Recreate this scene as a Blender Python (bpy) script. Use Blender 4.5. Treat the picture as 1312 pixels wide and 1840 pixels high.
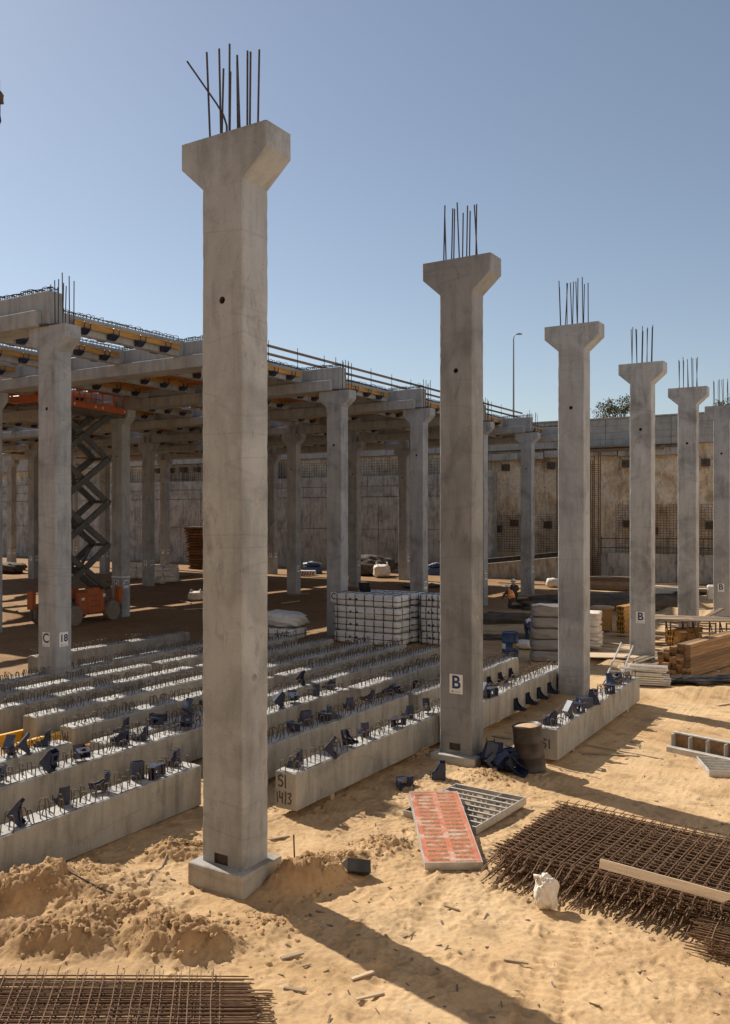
import bpy, bmesh, math, random
import numpy as np
from mathutils import Vector, Matrix, Euler, Quaternion

random.seed(7)
R = math.radians
S = bpy.context.scene
for o in list(bpy.data.objects):
    bpy.data.objects.remove(o, do_unlink=True)
COL = S.collection

# ------------------------------------------------------------------ camera
FPX, CX, CY, HC = 1560.0, 656.0, 926.0, 5.0        # focal length, principal point, horizon of the photograph; eye height
SY, CYAW = 0.5278, 0.8493
cam = bpy.data.cameras.new('camera')
cam.sensor_fit = 'HORIZONTAL'
cam.sensor_width = 36.0
cam.lens = 36.0 * FPX / 1312.0
cam.shift_y = 6.0 / 1312.0
cam.clip_start = 0.1
cam.clip_end = 1500
camo = bpy.data.objects.new('camera', cam)
camo.location = (0, 0, HC)
camo.rotation_euler = (R(90), 0, math.atan2(SY, CYAW))
COL.objects.link(camo)
S.camera = camo

# ------------------------------------------------------------------ sky and sun
SUN_EL = R(41)
SUN_AZ = math.atan2(-0.971, 0.238)                 # to-sun direction in plan, clockwise from +Y
w = bpy.data.worlds.new('World')
S.world = w
w.use_nodes = True
nt = w.node_tree
bg = nt.nodes['Background']
sk = nt.nodes.new('ShaderNodeTexSky')
sk.sky_type = 'NISHITA'
sk.sun_disc = False
sk.sun_elevation = SUN_EL
sk.sun_rotation = SUN_AZ
sk.altitude = 100
sk.air_density = 1.0
sk.dust_density = 0.35
sk.ozone_density = 0.3
hs = nt.nodes.new('ShaderNodeHueSaturation')
hs.inputs['Saturation'].default_value = 0.82
nt.links.new(sk.outputs[0], hs.inputs['Color'])
nt.links.new(hs.outputs[0], bg.inputs[0])
bg.inputs[1].default_value = 0.074
sun = bpy.data.lights.new('sun', 'SUN')
sun.energy = 5.0
sun.angle = R(0.53)
sun.color = (1.0, 0.93, 0.82)
suno = bpy.data.objects.new('sun', sun)
tosun = Vector((math.sin(SUN_AZ) * math.cos(SUN_EL), math.cos(SUN_AZ) * math.cos(SUN_EL), math.sin(SUN_EL)))
suno.rotation_euler = (-tosun).to_track_quat('-Z', 'Y').to_euler()
suno.location = (-40, 10, 60)
COL.objects.link(suno)
S.view_settings.view_transform = 'Standard'
S.view_settings.look = 'None'
S.view_settings.gamma = 1.0
S.view_settings.use_curve_mapping = False
S.view_settings.exposure = 0.43


# ------------------------------------------------------------------ helpers
def gp(px, py, h=0.0):
    """photo pixel -> world x, y of the point at height h"""
    z = (HC - h) * FPX / (py - CY)
    X = (px - CX) / FPX * z
    return (X * CYAW - z * SY, X * SY + z * CYAW)


class MB:
    def __init__(self):
        self.v = []; self.f = []; self.mi = []; self.M = Matrix.Identity(4); self.cur = 0
    def add(self, vs, fs):
        n = len(self.v); M = self.M
        self.v += [tuple(M @ Vector(p)) for p in vs]
        self.f += [tuple(i + n for i in f) for f in fs]
        self.mi += [self.cur] * len(fs)
        return self
    def box(self, x0, x1, y0, y1, z0, z1):
        return self.add([(x0,y0,z0),(x1,y0,z0),(x1,y1,z0),(x0,y1,z0),(x0,y0,z1),(x1,y0,z1),(x1,y1,z1),(x0,y1,z1)],
                        [(0,3,2,1),(4,5,6,7),(0,1,5,4),(1,2,6,5),(2,3,7,6),(3,0,4,7)])
    def prism(self, poly, a, b, axis='y'):
        """extrude a 2-D polygon: axis y -> poly in (x,z); x -> poly in (y,z); z -> poly in (x,y)"""
        n = len(poly)
        def pt(p, t):
            return {'y': (p[0], t, p[1]), 'x': (t, p[0], p[1]), 'z': (p[0], p[1], t)}[axis]
        vs = [pt(p, a) for p in poly] + [pt(p, b) for p in poly]
        fs = [tuple(range(n)), tuple(range(2*n-1, n-1, -1))]
        for i in range(n):
            j = (i+1) % n
            fs.append((i, i+n, j+n, j))
        return self.add(vs, fs)
    def tube(self, path, r, n=6, caps=True):
        path = [Vector(p) for p in path]
        vs = []; fs = []
        up = None
        for i, p in enumerate(path):
            if i == 0: t = path[1] - path[0]
            elif i == len(path)-1: t = path[-1] - path[-2]
            else: t = (path[i+1]-p).normalized() + (p-path[i-1]).normalized()
            t.normalize()
            if up is None:
                up = t.orthogonal().normalized()
            else:
                up = (up - t * up.dot(t))
                if up.length < 1e-5: up = t.orthogonal()
                up.normalize()
            b = t.cross(up)
            rr = r[i] if isinstance(r, (list, tuple)) else r
            for k in range(n):
                a = 2*math.pi*k/n
                vs.append(tuple(p + up*(math.cos(a)*rr) + b*(math.sin(a)*rr)))
        for i in range(len(path)-1):
            for k in range(n):
                k2 = (k+1) % n
                fs.append((i*n+k, i*n+k2, (i+1)*n+k2, (i+1)*n+k))
        if caps:
            fs.append(tuple(range(n-1, -1, -1)))
            m = (len(path)-1)*n
            fs.append(tuple(range(m, m+n)))
        return self.add(vs, fs)
    def lathe(self, prof, n=24):
        vs = []; fs = []
        for (r, z) in prof:
            for k in range(n):
                a = 2*math.pi*k/n
                vs.append((r*math.cos(a), r*math.sin(a), z))
        for i in range(len(prof)-1):
            for k in range(n):
                k2 = (k+1) % n
                fs.append((i*n+k, i*n+k2, (i+1)*n+k2, (i+1)*n+k))
        fs.append(tuple(range(n-1, -1, -1)))
        m = (len(prof)-1)*n
        fs.append(tuple(range(m, m+n)))
        return self.add(vs, fs)
    def mesh(self, name, mats, bevel=0.0, smooth=False, seg=1):
        me = bpy.data.meshes.new(name)
        me.from_pydata(self.v, [], self.f)
        mats = mats if isinstance(mats, (list, tuple)) else [mats]
        for m in mats: me.materials.append(m)
        me.polygons.foreach_set('material_index', self.mi)
        bm = bmesh.new(); bm.from_mesh(me)
        bmesh.ops.recalc_face_normals(bm, faces=bm.faces)
        if bevel:
            es = [e for e in bm.edges if len(e.link_faces) == 2 and e.calc_face_angle(0) > 0.5]
            bmesh.ops.bevel(bm, geom=es, offset=bevel, segments=seg, affect='EDGES', clamp_overlap=True)
        bm.to_mesh(me); bm.free()
        if smooth:
            me.polygons.foreach_set('use_smooth', [True]*len(me.polygons))
        me.update()
        return me
    def build(self, name, mats, parent=None, bevel=0.0, smooth=False, loc=None, rot=None, seg=1):
        return inst(name, self.mesh(name, mats, bevel, smooth, seg), parent, loc, rot)


def inst(name, me, parent=None, loc=None, rot=None, scale=None):
    o = bpy.data.objects.new(name, me)
    COL.objects.link(o)
    if parent: o.parent = parent
    if loc is not None: o.location = loc
    if rot is not None: o.rotation_euler = rot
    if scale is not None: o.scale = scale
    return o


def tag(o, label, cat, group=None):
    o['label'] = label; o['category'] = cat; o['kind'] = 'thing'
    if group: o['group'] = group
    return o


def thing(name, label, cat, loc=(0,0,0), rot=(0,0,0), group=None):
    o = inst(name, None, None, loc, rot)
    o.empty_display_size = 0.2
    return tag(o, label, cat, group)


def stuff(o):
    o['kind'] = 'stuff'; return o


def copy_tree(o, parent=None):
    c = o.copy(); COL.objects.link(c); c.parent = parent
    for ch in [x for x in o.children]:
        copy_tree(ch, c)
    return c


# ------------------------------------------------------------------ numpy noise
_rng = np.random.RandomState(11)
_perm = _rng.permutation(512)
_val = _rng.rand(512)
def vnoise(x, y):
    x = np.asarray(x, float); y = np.asarray(y, float)
    xi = np.floor(x).astype(int); yi = np.floor(y).astype(int)
    fx = x-xi; fy = y-yi
    fx = fx*fx*fx*(fx*(fx*6-15)+10); fy = fy*fy*fy*(fy*(fy*6-15)+10)
    def h(a, b): return _val[_perm[(a + _perm[b & 511]) & 511]]
    return ((h(xi,yi)*(1-fx)+h(xi+1,yi)*fx)*(1-fy) + (h(xi,yi+1)*(1-fx)+h(xi+1,yi+1)*fx)*fy)*2-1
def fbm(x, y, oct=4, lac=2.1, gain=.5):
    s = 0; a = 1.0; t = 0
    for i in range(oct):
        s = s + a*vnoise(x+17.3*i, y-9.1*i); t += a; a *= gain; x = x*lac; y = y*lac
    return s/t


# sand heaps: x, y, radius x, radius y, rotation, height, roughness
HEAPS = []
for (px, py, rx, ry, rot, h, rg) in [
        (50, 1618, 1.0, .34, .55, .36, 1.0), (170, 1590, .8, .4, .5, .2, .8), (215, 1660, .75, .32, .5, .24, 1.0), (330, 1700, .62, .30, .45, .30, 1.0),
        (110, 1690, .9, .3, .5, .24, .9), (560, 1588, .55, .24, .9, .34, .9), (620, 1545, .4, .2, .6, .10, .9), (330, 1535, .6, .3, .7, .14, .9), (480, 1660, .6, .3, .5, .07, .5),
        (690, 1520, .4, .25, .2, .07, .9), (880, 1400, .5, .4, .0, .08, .6), (760, 1360, .8, .35, 0, .10, .8), (1115, 1195, 1.3, .8, 0, .25, .4),
        (1290, 1250, 1.6, .6, .4, .22, .4), (1000, 1255, 1.5, .8, .6, .16, .4), (1260, 1110, 3, 1.2, .5, .45, .5), (40, 1260+90, 1.0, .5, .4, .12, .8),
        (1200, 1090, 3, 1.5, .5, .3, .5), (1090, 1120, 2.5, 1.2, .4, .4, .6), (20, 1110, 2.2, 1.0, .3, .28, .5), (60, 1075, 2.2, .9, .3, .3, .5)]:
    x, y = gp(px, py)
    HEAPS.append((x, y, rx, ry, rot, h, rg))

def gz_arr(x, y, fine=True, want_rough=False):
    x = np.asarray(x, float); y = np.asarray(y, float)
    z = 0.05*fbm(x*.16, y*.16, 3) + 0.022*fbm(x*.9+5, y*.9, 3)
    rough = np.zeros_like(z) + .13 + .24*np.clip(fbm(x*.45+9, y*.45, 2)*2, 0, 1)
    for (hx, hy, rx, ry, rot, h, rg) in HEAPS:
        dx = x-hx; dy = y-hy
        c, s = math.cos(rot), math.sin(rot)
        u = (dx*c+dy*s)/rx; v = (-dx*s+dy*c)/ry
        d = np.maximum(u*u+v*v + .35*vnoise(x*1.7+hx, y*1.7) + .25*vnoise(x*4.3, y*4.3+hy), 0)
        g = np.exp(-np.clip(d, 0, 30)**1.5)
        z = z + h*g
        rough = np.maximum(rough, rg*np.exp(-np.clip(d, 0, 30)*.55))
    if want_rough: return rough
    if fine:
        near = 1.0/(1.0+((x+6)**2+(y-11)**2)/160.0)
        n1 = fbm(x*2.6, y*2.6, 4, 2.2, .55)
        n2 = fbm(x*7.0+31, y*7.0, 3, 2.2, .6)
        ridged = 1-np.abs(fbm(x*4.1+3, y*4.1+8, 3, 2.2, .55))*2.2
        n3 = fbm(x*16+3, y*16, 2, 2.2, .6)
        cm = np.clip(fbm(x*1.1+40, y*1.1, 3)*3.2-.25, 0, 1)
        z = z + near*cm*(.014*np.clip(fbm(x*9+7, y*9-3, 3, 2.2, .6)*2.2-.15, 0, 1) + .010*np.clip(fbm(x*21, y*21, 2)*2, -.3, 1))
        n4 = 1-np.abs(fbm(x*13-5, y*13+2, 3, 2.3, .65))*2.6
        z = z + rough*(0.055*n1 + 0.040*ridged*np.clip(n1+.25, 0, 1)*1.5 + 0.030*n2 + .034*n3 + .034*np.clip(n4, -1, 1) + .02*fbm(x*27+1, y*27, 2))*(0.35+0.65*near)
        # old wheel track
        t = (x+3.72) + .195*(y-10.55)
        for off in (0.0, .34, -1.6):
            z = z - .026*np.exp(-((t-off)/.11)**2)*(1+.9*np.sin(y*42+off*9))*np.exp(-((y-9.0)/2.2)**2)
    return z

def gz(x, y):
    return float(gz_arr(np.array([x]), np.array([y]), False)[0])

def on(px, py, dz=0.0):
    x, y = gp(px, py); return Vector((x, y, gz(x, y)+dz))


# ------------------------------------------------------------------ materials
class NT:
    def __init__(self, name):
        self.m = bpy.data.materials.new(name); self.m.use_nodes = True
        self.t = self.m.node_tree; self.b = self.t.nodes['Principled BSDF']
    def n(self, typ, **kw):
        x = self.t.nodes.new(typ)
        for k, v in kw.items():
            if k.startswith('i_'): x.inputs[k[2:].replace('_', ' ')].default_value = v
            else: setattr(x, k, v)
        return x
    def l(self, a, b): self.t.links.new(a, b)
    def coord(self, scale=(1,1,1), rnd=True, world=False):
        tc = self.n('ShaderNodeTexCoord'); mp = self.n('ShaderNodeMapping')
        mp.inputs['Scale'].default_value = scale
        if world:
            g = self.n('ShaderNodeNewGeometry'); self.l(g.outputs['Position'], mp.inputs['Vector'])
        else:
            self.l(tc.outputs['Object'], mp.inputs['Vector'])
            if rnd:
                oi = self.n('ShaderNodeObjectInfo'); mu = self.n('ShaderNodeMath', operation='MULTIPLY'); mu.inputs[1].default_value = 71.0
                self.l(oi.outputs['Random'], mu.inputs[0]); self.l(mu.outputs[0], mp.inputs['Location'])
        return mp.outputs[0]
    def noise(self, vec, scale, detail=4, rough=.55, dist=0):
        x = self.n('ShaderNodeTexNoise'); x.inputs['Scale'].default_value = scale; x.inputs['Detail'].default_value = detail
        x.inputs['Roughness'].default_value = rough; x.inputs['Distortion'].default_value = dist
        self.l(vec, x.inputs['Vector']); return x.outputs['Fac']
    def ramp(self, fac, stops):
        x = self.n('ShaderNodeValToRGB'); e = x.color_ramp.elements
        while len(e) < len(stops): e.new(.5)
        for i, (p, c) in enumerate(stops):
            e[i].position = p; e[i].color = (c[0], c[1], c[2], 1) if not isinstance(c, (int, float)) else (c, c, c, 1)
        self.l(fac, x.inputs[0]); return x.outputs[0]
    def mix(self, fac, a, b, typ='MIX'):
        x = self.n('ShaderNodeMix', data_type='RGBA', blend_type=typ)
        for s, v in ((x.inputs[0], fac), (x.inputs[6], a), (x.inputs[7], b)):
            if isinstance(v, (int, float)): s.default_value = v if s.type == 'VALUE' else (v, v, v, 1)
            elif isinstance(v, tuple): s.default_value = (*v, 1) if len(v) == 3 else v
            else: self.l(v, s)
        return x.outputs[2]
    def bump(self, h, strength=.3, dist=.02, prev=None):
        x = self.n('ShaderNodeBump'); x.inputs['Strength'].default_value = strength; x.inputs['Distance'].default_value = dist
        self.l(h, x.inputs['Height'])
        if prev is not None: self.l(prev, x.inputs['Normal'])
        return x.outputs[0]
    def done(self, col=None, rough=.8, normal=None, metal=0.0, spec=None):
        b = self.b
        if col is not None:
            if isinstance(col, tuple): b.inputs['Base Color'].default_value = (*col, 1)
            else: self.l(col, b.inputs['Base Color'])
        if isinstance(rough, (int, float)): b.inputs['Roughness'].default_value = rough
        else: self.l(rough, b.inputs['Roughness'])
        b.inputs['Metallic'].default_value = metal
        if spec is not None: b.inputs['Specular IOR Level'].default_value = spec
        if normal is not None: self.l(normal, b.inputs['Normal'])
        return self.m


def sc(c, k): return tuple(min(1.0, x*k) for x in c)

def concrete(name, base, dark=.72, light=1.15, warm=None, world=False, streak=.5, pits=True, bump=.25):
    N = NT(name)
    v = N.coord(world=world)
    vz = N.coord((1, 1, .16), world=world)
    blotch = N.noise(v, .9, 6, .6, .6)
    st = N.noise(vz, 5.0, 5, .6, .3)
    fine = N.noise(v, 45, 4, .7)
    c = N.ramp(blotch, [(.28, sc(base, dark)), (.5, base), (.74, sc(base, light))])
    s = N.ramp(st, [(.35, 0.62), (.52, 1.0), (.75, 1.1)])
    c = N.mix(streak, c, s, 'MULTIPLY')
    f = N.ramp(fine, [(.3, .84), (.7, 1.1)])
    c = N.mix(.7, c, f, 'MULTIPLY')
    if warm is not None:
        wn = N.noise(v, 1.6, 5, .65, .8)
        m = N.ramp(wn, [(.52, 0.0), (.7, 1.0)])
        c = N.mix(N.mix(.45, (0, 0, 0), m, 'MULTIPLY') if False else m, c, N.mix(.45, c, warm))
    if pits:
        ln = N.noise(N.coord((.12, .12, 1), world=world), 1.15, 2, .5, .0)
        lm = N.ramp(ln, [(.485, 1.0), (.4965, .72), (.503, 1.0)])
        c = N.mix(.45, c, lm, 'MULTIPLY')
        sm = N.ramp(N.noise(N.coord((1, 1, .35), world=world), 2.6, 5, .7, 1.4), [(.58, 1.0), (.70, .62)])
        c = N.mix(.8, c, sm, 'MULTIPLY')
        vo = N.n('ShaderNodeTexVoronoi'); vo.inputs['Scale'].default_value = 11; N.l(v, vo.inputs['Vector'])
        p = N.ramp(vo.outputs['Distance'], [(.05, .35), (.10, 1.0)])
        pm = N.ramp(N.noise(v, 2.3, 2), [(.5, 0.0), (.58, 1.0)])
        c = N.mix(pm, c, N.mix(1.0, c, p, 'MULTIPLY'))
    nb = N.bump(N.noise(v, 28, 6, .7), bump, .012)
    nb = N.bump(N.noise(v, 3, 3, .6), .25, .03, nb)
    return N.done(c, .88, nb, spec=.25)

def simple(name, base, rough=.6, var=.18, scale=6, metal=0.0, dirt=None, dirt_amt=.5, bump=0.0, bscale=30, spec=None, stretch=(1,1,1), world=False):
    N = NT(name)
    v = N.coord(stretch, world=world)
    c = N.ramp(N.noise(v, scale, 5, .6, .3), [(.3, sc(base, 1-var)), (.7, sc(base, 1+var))])
    if dirt is not None:
        d = N.ramp(N.noise(v, scale*.55, 6, .7, .8), [(.5-.1*dirt_amt, 0.0), (.72, min(1, dirt_amt*1.2))])
        c = N.mix(d, c, dirt)
    if not world and name in ('stacked_lumber', 'grey_plank', 'rail_timber', 'yellow_timber', 'navy_painted_steel', 'rusty_ply'):
        oi = N.n('ShaderNodeObjectInfo'); c = N.mix(1.0, c, N.ramp(oi.outputs['Random'], [(0.0, .6), (1.0, 1.3)]), 'MULTIPLY')
    r = N.ramp(N.noise(v, scale*1.7, 3), [(.3, max(.05, rough-.1)), (.7, min(1, rough+.12))])
    nb = N.bump(N.noise(v, bscale, 5, .65), bump, .01) if bump else None
    return N.done(c, r, nb, metal, spec)

SANDC = (.52, .35, .19)
def sand_mat():
    N = NT('sand')
    v = N.coord(world=True)
    big = N.noise(v, .35, 5, .6, .4)
    mid = N.noise(v, 2.2, 6, .65, .5)
    fin = N.noise(v, 22, 5, .75)
    c = N.ramp(big, [(.3, (.40, .25, .12)), (.5, SANDC), (.72, (.57, .41, .24))])
    c2 = N.ramp(mid, [(.3, .50), (.48, .96), (.72, 1.1)])
    c = N.mix(.85, c, c2, 'MULTIPLY')
    c3 = N.ramp(fin, [(.28, .55), (.45, 1.0), (.75, 1.15)])
    c = N.mix(.6, c, c3, 'MULTIPLY')
    # damp, trodden earth in patches
    damp = N.ramp(N.noise(v, .55, 5, .65, 1.0), [(.50, 0.0), (.66, .6)])
    c = N.mix(damp, c, (.30, .185, .095))
    # pale dried cement dust
    pale = N.ramp(N.noise(v, 1.1, 5, .7, 1.2), [(.63, 0.0), (.74, .4)])
    c = N.mix(pale, c, (.60, .50, .37))
    # loose excavated earth, browner than the sand, with heap shading painted in too
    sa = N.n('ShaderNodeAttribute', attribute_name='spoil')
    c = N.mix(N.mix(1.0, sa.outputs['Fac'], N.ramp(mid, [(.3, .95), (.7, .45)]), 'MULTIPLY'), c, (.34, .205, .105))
    # darker, browner ground colour inside the building's footprint
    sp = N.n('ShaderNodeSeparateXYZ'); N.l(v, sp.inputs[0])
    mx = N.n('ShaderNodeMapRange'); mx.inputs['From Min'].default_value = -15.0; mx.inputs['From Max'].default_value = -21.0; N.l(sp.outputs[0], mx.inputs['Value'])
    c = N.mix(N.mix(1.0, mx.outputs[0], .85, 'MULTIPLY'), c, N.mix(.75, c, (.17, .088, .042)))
    rg = N.n('ShaderNodeTexNoise', noise_type='RIDGED_MULTIFRACTAL'); N.l(v, rg.inputs['Vector'])
    rg.inputs['Scale'].default_value = 7; rg.inputs['Detail'].default_value = 6; rg.inputs['Distortion'].default_value = .4
    msk = N.ramp(N.noise(v, 1.3, 4, .65, .6), [(.5, 0.0), (.66, 1.0)])
    crumb = N.mix(1.0, rg.outputs['Fac'], msk, 'MULTIPLY')
    nb = N.bump(N.noise(v, 70, 5, .75), .5, .012)
    nb = N.bump(N.noise(v, 14, 7, .75, .3), .55, .035, nb)
    nb = N.bump(crumb, .6, .03, nb)
    # scattered dark crumbs of soil and litter
    vo = N.n('ShaderNodeTexVoronoi'); vo.inputs['Scale'].default_value = 9; N.l(v, vo.inputs['Vector'])
    dk = N.ramp(vo.outputs['Distance'], [(.09, .75), (.2, 0.0)])
    dm = N.ramp(N.noise(v, 2.9, 4, .7), [(.50, 0.0), (.60, 1.0)])
    c = N.mix(N.mix(1.0, dk, dm, 'MULTIPLY'), c, (.16, .095, .05))
    return N.done(c, .95, nb, spec=.12)

MAT = {}
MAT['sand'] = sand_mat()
MAT['col'] = concrete('column_concrete', (.355, .362, .37), .64, 1.2, warm=(.335, .32, .295), streak=.45)
MAT['colb'] = concrete('column_concrete_weathered', (.40, .405, .405), .54, 1.2, warm=(.33, .305, .27), streak=.55)
MAT['cold'] = concrete('column_concrete_dark', (.25, .25, .25), .64, 1.25, warm=(.235, .22, .195), streak=.5)
MAT['beam'] = concrete('beam_concrete', (.335, .315, .28), .56, 1.2, warm=(.32, .26, .185), streak=.7)
MAT['deck'] = concrete('deck_concrete', (.36, .36, .355), .78, 1.12, streak=.5, pits=False)
MAT['foot'] = concrete('footing_concrete', (.35, .33, .30), .6, 1.25, warm=(.36, .27, .17))
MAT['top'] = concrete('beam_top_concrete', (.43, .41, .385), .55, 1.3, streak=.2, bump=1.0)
MAT['wallc'] = concrete('wall_concrete', (.38, .36, .33), .5, 1.25, warm=(.36, .28, .19), world=True, streak=1.0, pits=False)
MAT['wallu'] = concrete('upper_wall_concrete', (.34, .33, .31), .78, 1.15, world=True, streak=.5, pits=False)
MAT['grout'] = simple('dark_grout', (.075, .055, .042), .9, .3, 20, bump=.5)

def rock_mat():
    N = NT('rock_face')
    v = N.coord(world=True)
    vz = N.coord((1, 1, .22), world=True)
    a = N.noise(v, .5, 6, .65, .8)
    s = N.noise(vz, 1.9, 6, .7, .6)
    c = N.ramp(a, [(.25, (.26, .19, .125)), (.42, (.56, .44, .30)), (.55, (.70, .60, .46)), (.75, (.52, .48, .42))])
    c = N.mix(.75, c, N.ramp(s, [(.3, (.45, .42, .4)), (.5, (1, 1, 1)), (.72, (1.15, 1.1, 1.02))]), 'MULTIPLY')
    rust = N.ramp(N.noise(vz, .8, 5, .7, 1), [(.55, 0.0), (.68, .7)])
    c = N.mix(rust, c, (.42, .25, .11))
    c = N.mix(.8, c, N.ramp(N.noise(v, 4.5, 7, .75, .8), [(.3, .45), (.5, 1.0), (.7, 1.15)]), 'MULTIPLY')
    sc_ = N.n('ShaderNodeTexNoise', noise_type='RIDGED_MULTIFRACTAL'); N.l(v, sc_.inputs['Vector']); sc_.inputs['Scale'].default_value = .9; sc_.inputs['Detail'].default_value = 4; sc_.inputs['Distortion'].default_value = 1.2
    c = N.mix(N.ramp(sc_.outputs['Fac'], [(.82, 0.0), (.95, .6)]), c, (.78, .74, .67))
    drip = N.ramp(N.noise(N.coord((1.6, 1.6, .3), world=True), 1.4, 6, .75, 1.5), [(.56, 0.0), (.63, .85)])
    c = N.mix(drip, c, (.68, .64, .57))
    nb = N.bump(N.noise(v, 3.2, 8, .7), .8, .12)
    return N.done(c, .95, nb, spec=.1)
MAT['rock'] = rock_mat()

def rust_mat(name, c1, c2, metal=.25):
    N = NT(name); v = N.coord()
    c = N.ramp(N.noise(v, 14, 5, .7), [(.3, c1), (.6, c2), (.8, sc(c2, 1.25))])
    return N.done(c, .85, N.bump(N.noise(v, 90, 3), .3, .004), metal)
MAT['rebar'] = rust_mat('rusty_rebar', (.085, .048, .027), (.20, .115, .062))
MAT['rebard'] = rust_mat('dark_rebar', (.045, .035, .032), (.085, .062, .05))
MAT['rebarg'] = rust_mat('stirrup_steel', (.085, .065, .05), (.16, .12, .085), .3)
MAT['blue'] = simple('navy_painted_steel', (.015, .024, .062), .42, .25, 9, .0, dirt=(.16, .14, .12), dirt_amt=.12, spec=.5)
MAT['yellow'] = simple('yellow_timber', (.42, .215, .045), .65, .25, 5, dirt=(.18, .11, .05), dirt_amt=.6, stretch=(1, .2, 1))
MAT['orange'] = simple('orange_paint', (.46, .105, .025), .45, .15, 5, dirt=(.22, .13, .08), dirt_amt=.45)
MAT['lift_grey'] = simple('lift_dark_grey', (.075, .073, .07), .5, .2, 6, dirt=(.2, .17, .13), dirt_amt=.35)
MAT['tyre'] = simple('dusty_tyre', (.20, .17, .14), .95, .25, 8, dirt=(.32, .25, .17), dirt_amt=.6, bump=.3)
MAT['ply'] = simple('formwork_ply', (.20, .105, .05), .7, .25, 3, dirt=(.30, .22, .15), dirt_amt=.3)
MAT['joist'] = simple('orange_joist', (.42, .17, .045), .7, .2, 6)
MAT['stackb'] = simple('rusty_ply', (.20, .085, .03), .8, .4, 3, dirt=(.07, .04, .025), dirt_amt=.7)
MAT['sign'] = simple('sign_white', (.74, .74, .72), .5, .05, 12, dirt=(.5, .45, .38), dirt_amt=.12)
MAT['ink'] = simple('sign_navy', (.022, .04, .13), .5, .1, 10)
MAT['inkk'] = simple('sign_dark', (.03, .03, .04), .5, .1, 10)
MAT['spray'] = simple('spray_paint', (.055, .05, .046), .8, .3, 25)
MAT['drumk'] = simple('black_drum', (.030, .025, .022), .55, .3, 7, dirt=(.12, .08, .055), dirt_amt=.5)
MAT['drumb'] = simple('blue_drum', (.025, .065, .17), .45, .2, 7, dirt=(.2, .17, .13), dirt_amt=.25)
MAT['water'] = simple('sand_fill', (.42, .28, .16), .9, .2, 10, bump=.4)
MAT['alu'] = simple('galvanised_frame', (.47, .45, .42), .5, .18, 8, .35, dirt=(.42, .33, .23), dirt_amt=.45)
MAT['aluw'] = simple('bright_aluminium', (.62, .61, .58), .4, .12, 8, .5, dirt=(.5, .42, .32), dirt_amt=.25)
MAT['plank'] = simple('grey_plank', (.40, .30, .20), .85, .22, 5, stretch=(.25, 3, 3), bump=.3, bscale=14)
MAT['lumber'] = simple('stacked_lumber', (.26, .15, .07), .8, .3, 3, stretch=(4, .25, 4), dirt=(.13, .07, .032), dirt_amt=.7, bump=.3, bscale=12)
MAT['rail'] = simple('rail_timber', (.17, .12, .08), .8, .2, 4)
MAT['bag'] = simple('white_sack', (.66, .60, .52), .6, .12, 7, dirt=(.52, .38, .25), dirt_amt=.35, bump=.5, bscale=9)
MAT['strap'] = simple('black_strap', (.02, .02, .022), .6, .2, 10)
MAT['black'] = simple('black_sheet', (.018, .018, .02), .45, .3, 5, dirt=(.14, .12, .10), dirt_amt=.35, bump=.6, bscale=5)
MAT['mud'] = simple('dark_spoil', (.085, .066, .052), .95, .35, 2.5, bump=.9, bscale=5)
MAT['tan'] = simple('tan_box', (.50, .29, .09), .7, .2, 5, dirt=(.3, .2, .1), dirt_amt=.4)
MAT['leaf'] = simple('tree_leaf', (.085, .09, .035), .7, .4, 2.0, dirt=(.16, .11, .045), dirt_amt=.5)
MAT['bark'] = simple('tree_bark', (.10, .075, .055), .9, .2, 8)
MAT['lamp'] = simple('lamp_grey', (.20, .21, .23), .5, .1, 5, .4)
MAT['skin'] = simple('skin', (.36, .20, .13), .6, .1, 8)
MAT['vest'] = simple('orange_vest', (.85, .26, .03), .6, .12, 8)
MAT['dark_cloth'] = simple('dark_cloth', (.035, .033, .035), .85, .2, 8)
MAT['jeans'] = simple('blue_trousers', (.035, .06, .13), .85, .2, 8)
MAT['white_cloth'] = simple('white_shirt', (.68, .66, .62), .8, .1, 8)
MAT['helmet'] = simple('white_helmet', (.78, .77, .74), .35, .05, 8)

def wrap_mat(name, base, gl=.35):
    N = NT(name); v = N.coord((1, 1, 1)); vz = N.coord((1, 1, 5))
    c = N.ramp(N.noise(v, 2.5, 5, .6, .7), [(.3, sc(base, .82)), (.6, base), (.8, sc(base, 1.12))])
    nb = N.bump(N.noise(vz, 5, 5, .65, 1.0), .7, .03)
    return N.done(c, gl, nb, spec=.45)
MAT['wrapw'] = wrap_mat('white_wrap', (.78, .76, .73), .5)
MAT['wrapg'] = wrap_mat('grey_shrink_wrap', (.24, .225, .215), .25)

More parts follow.
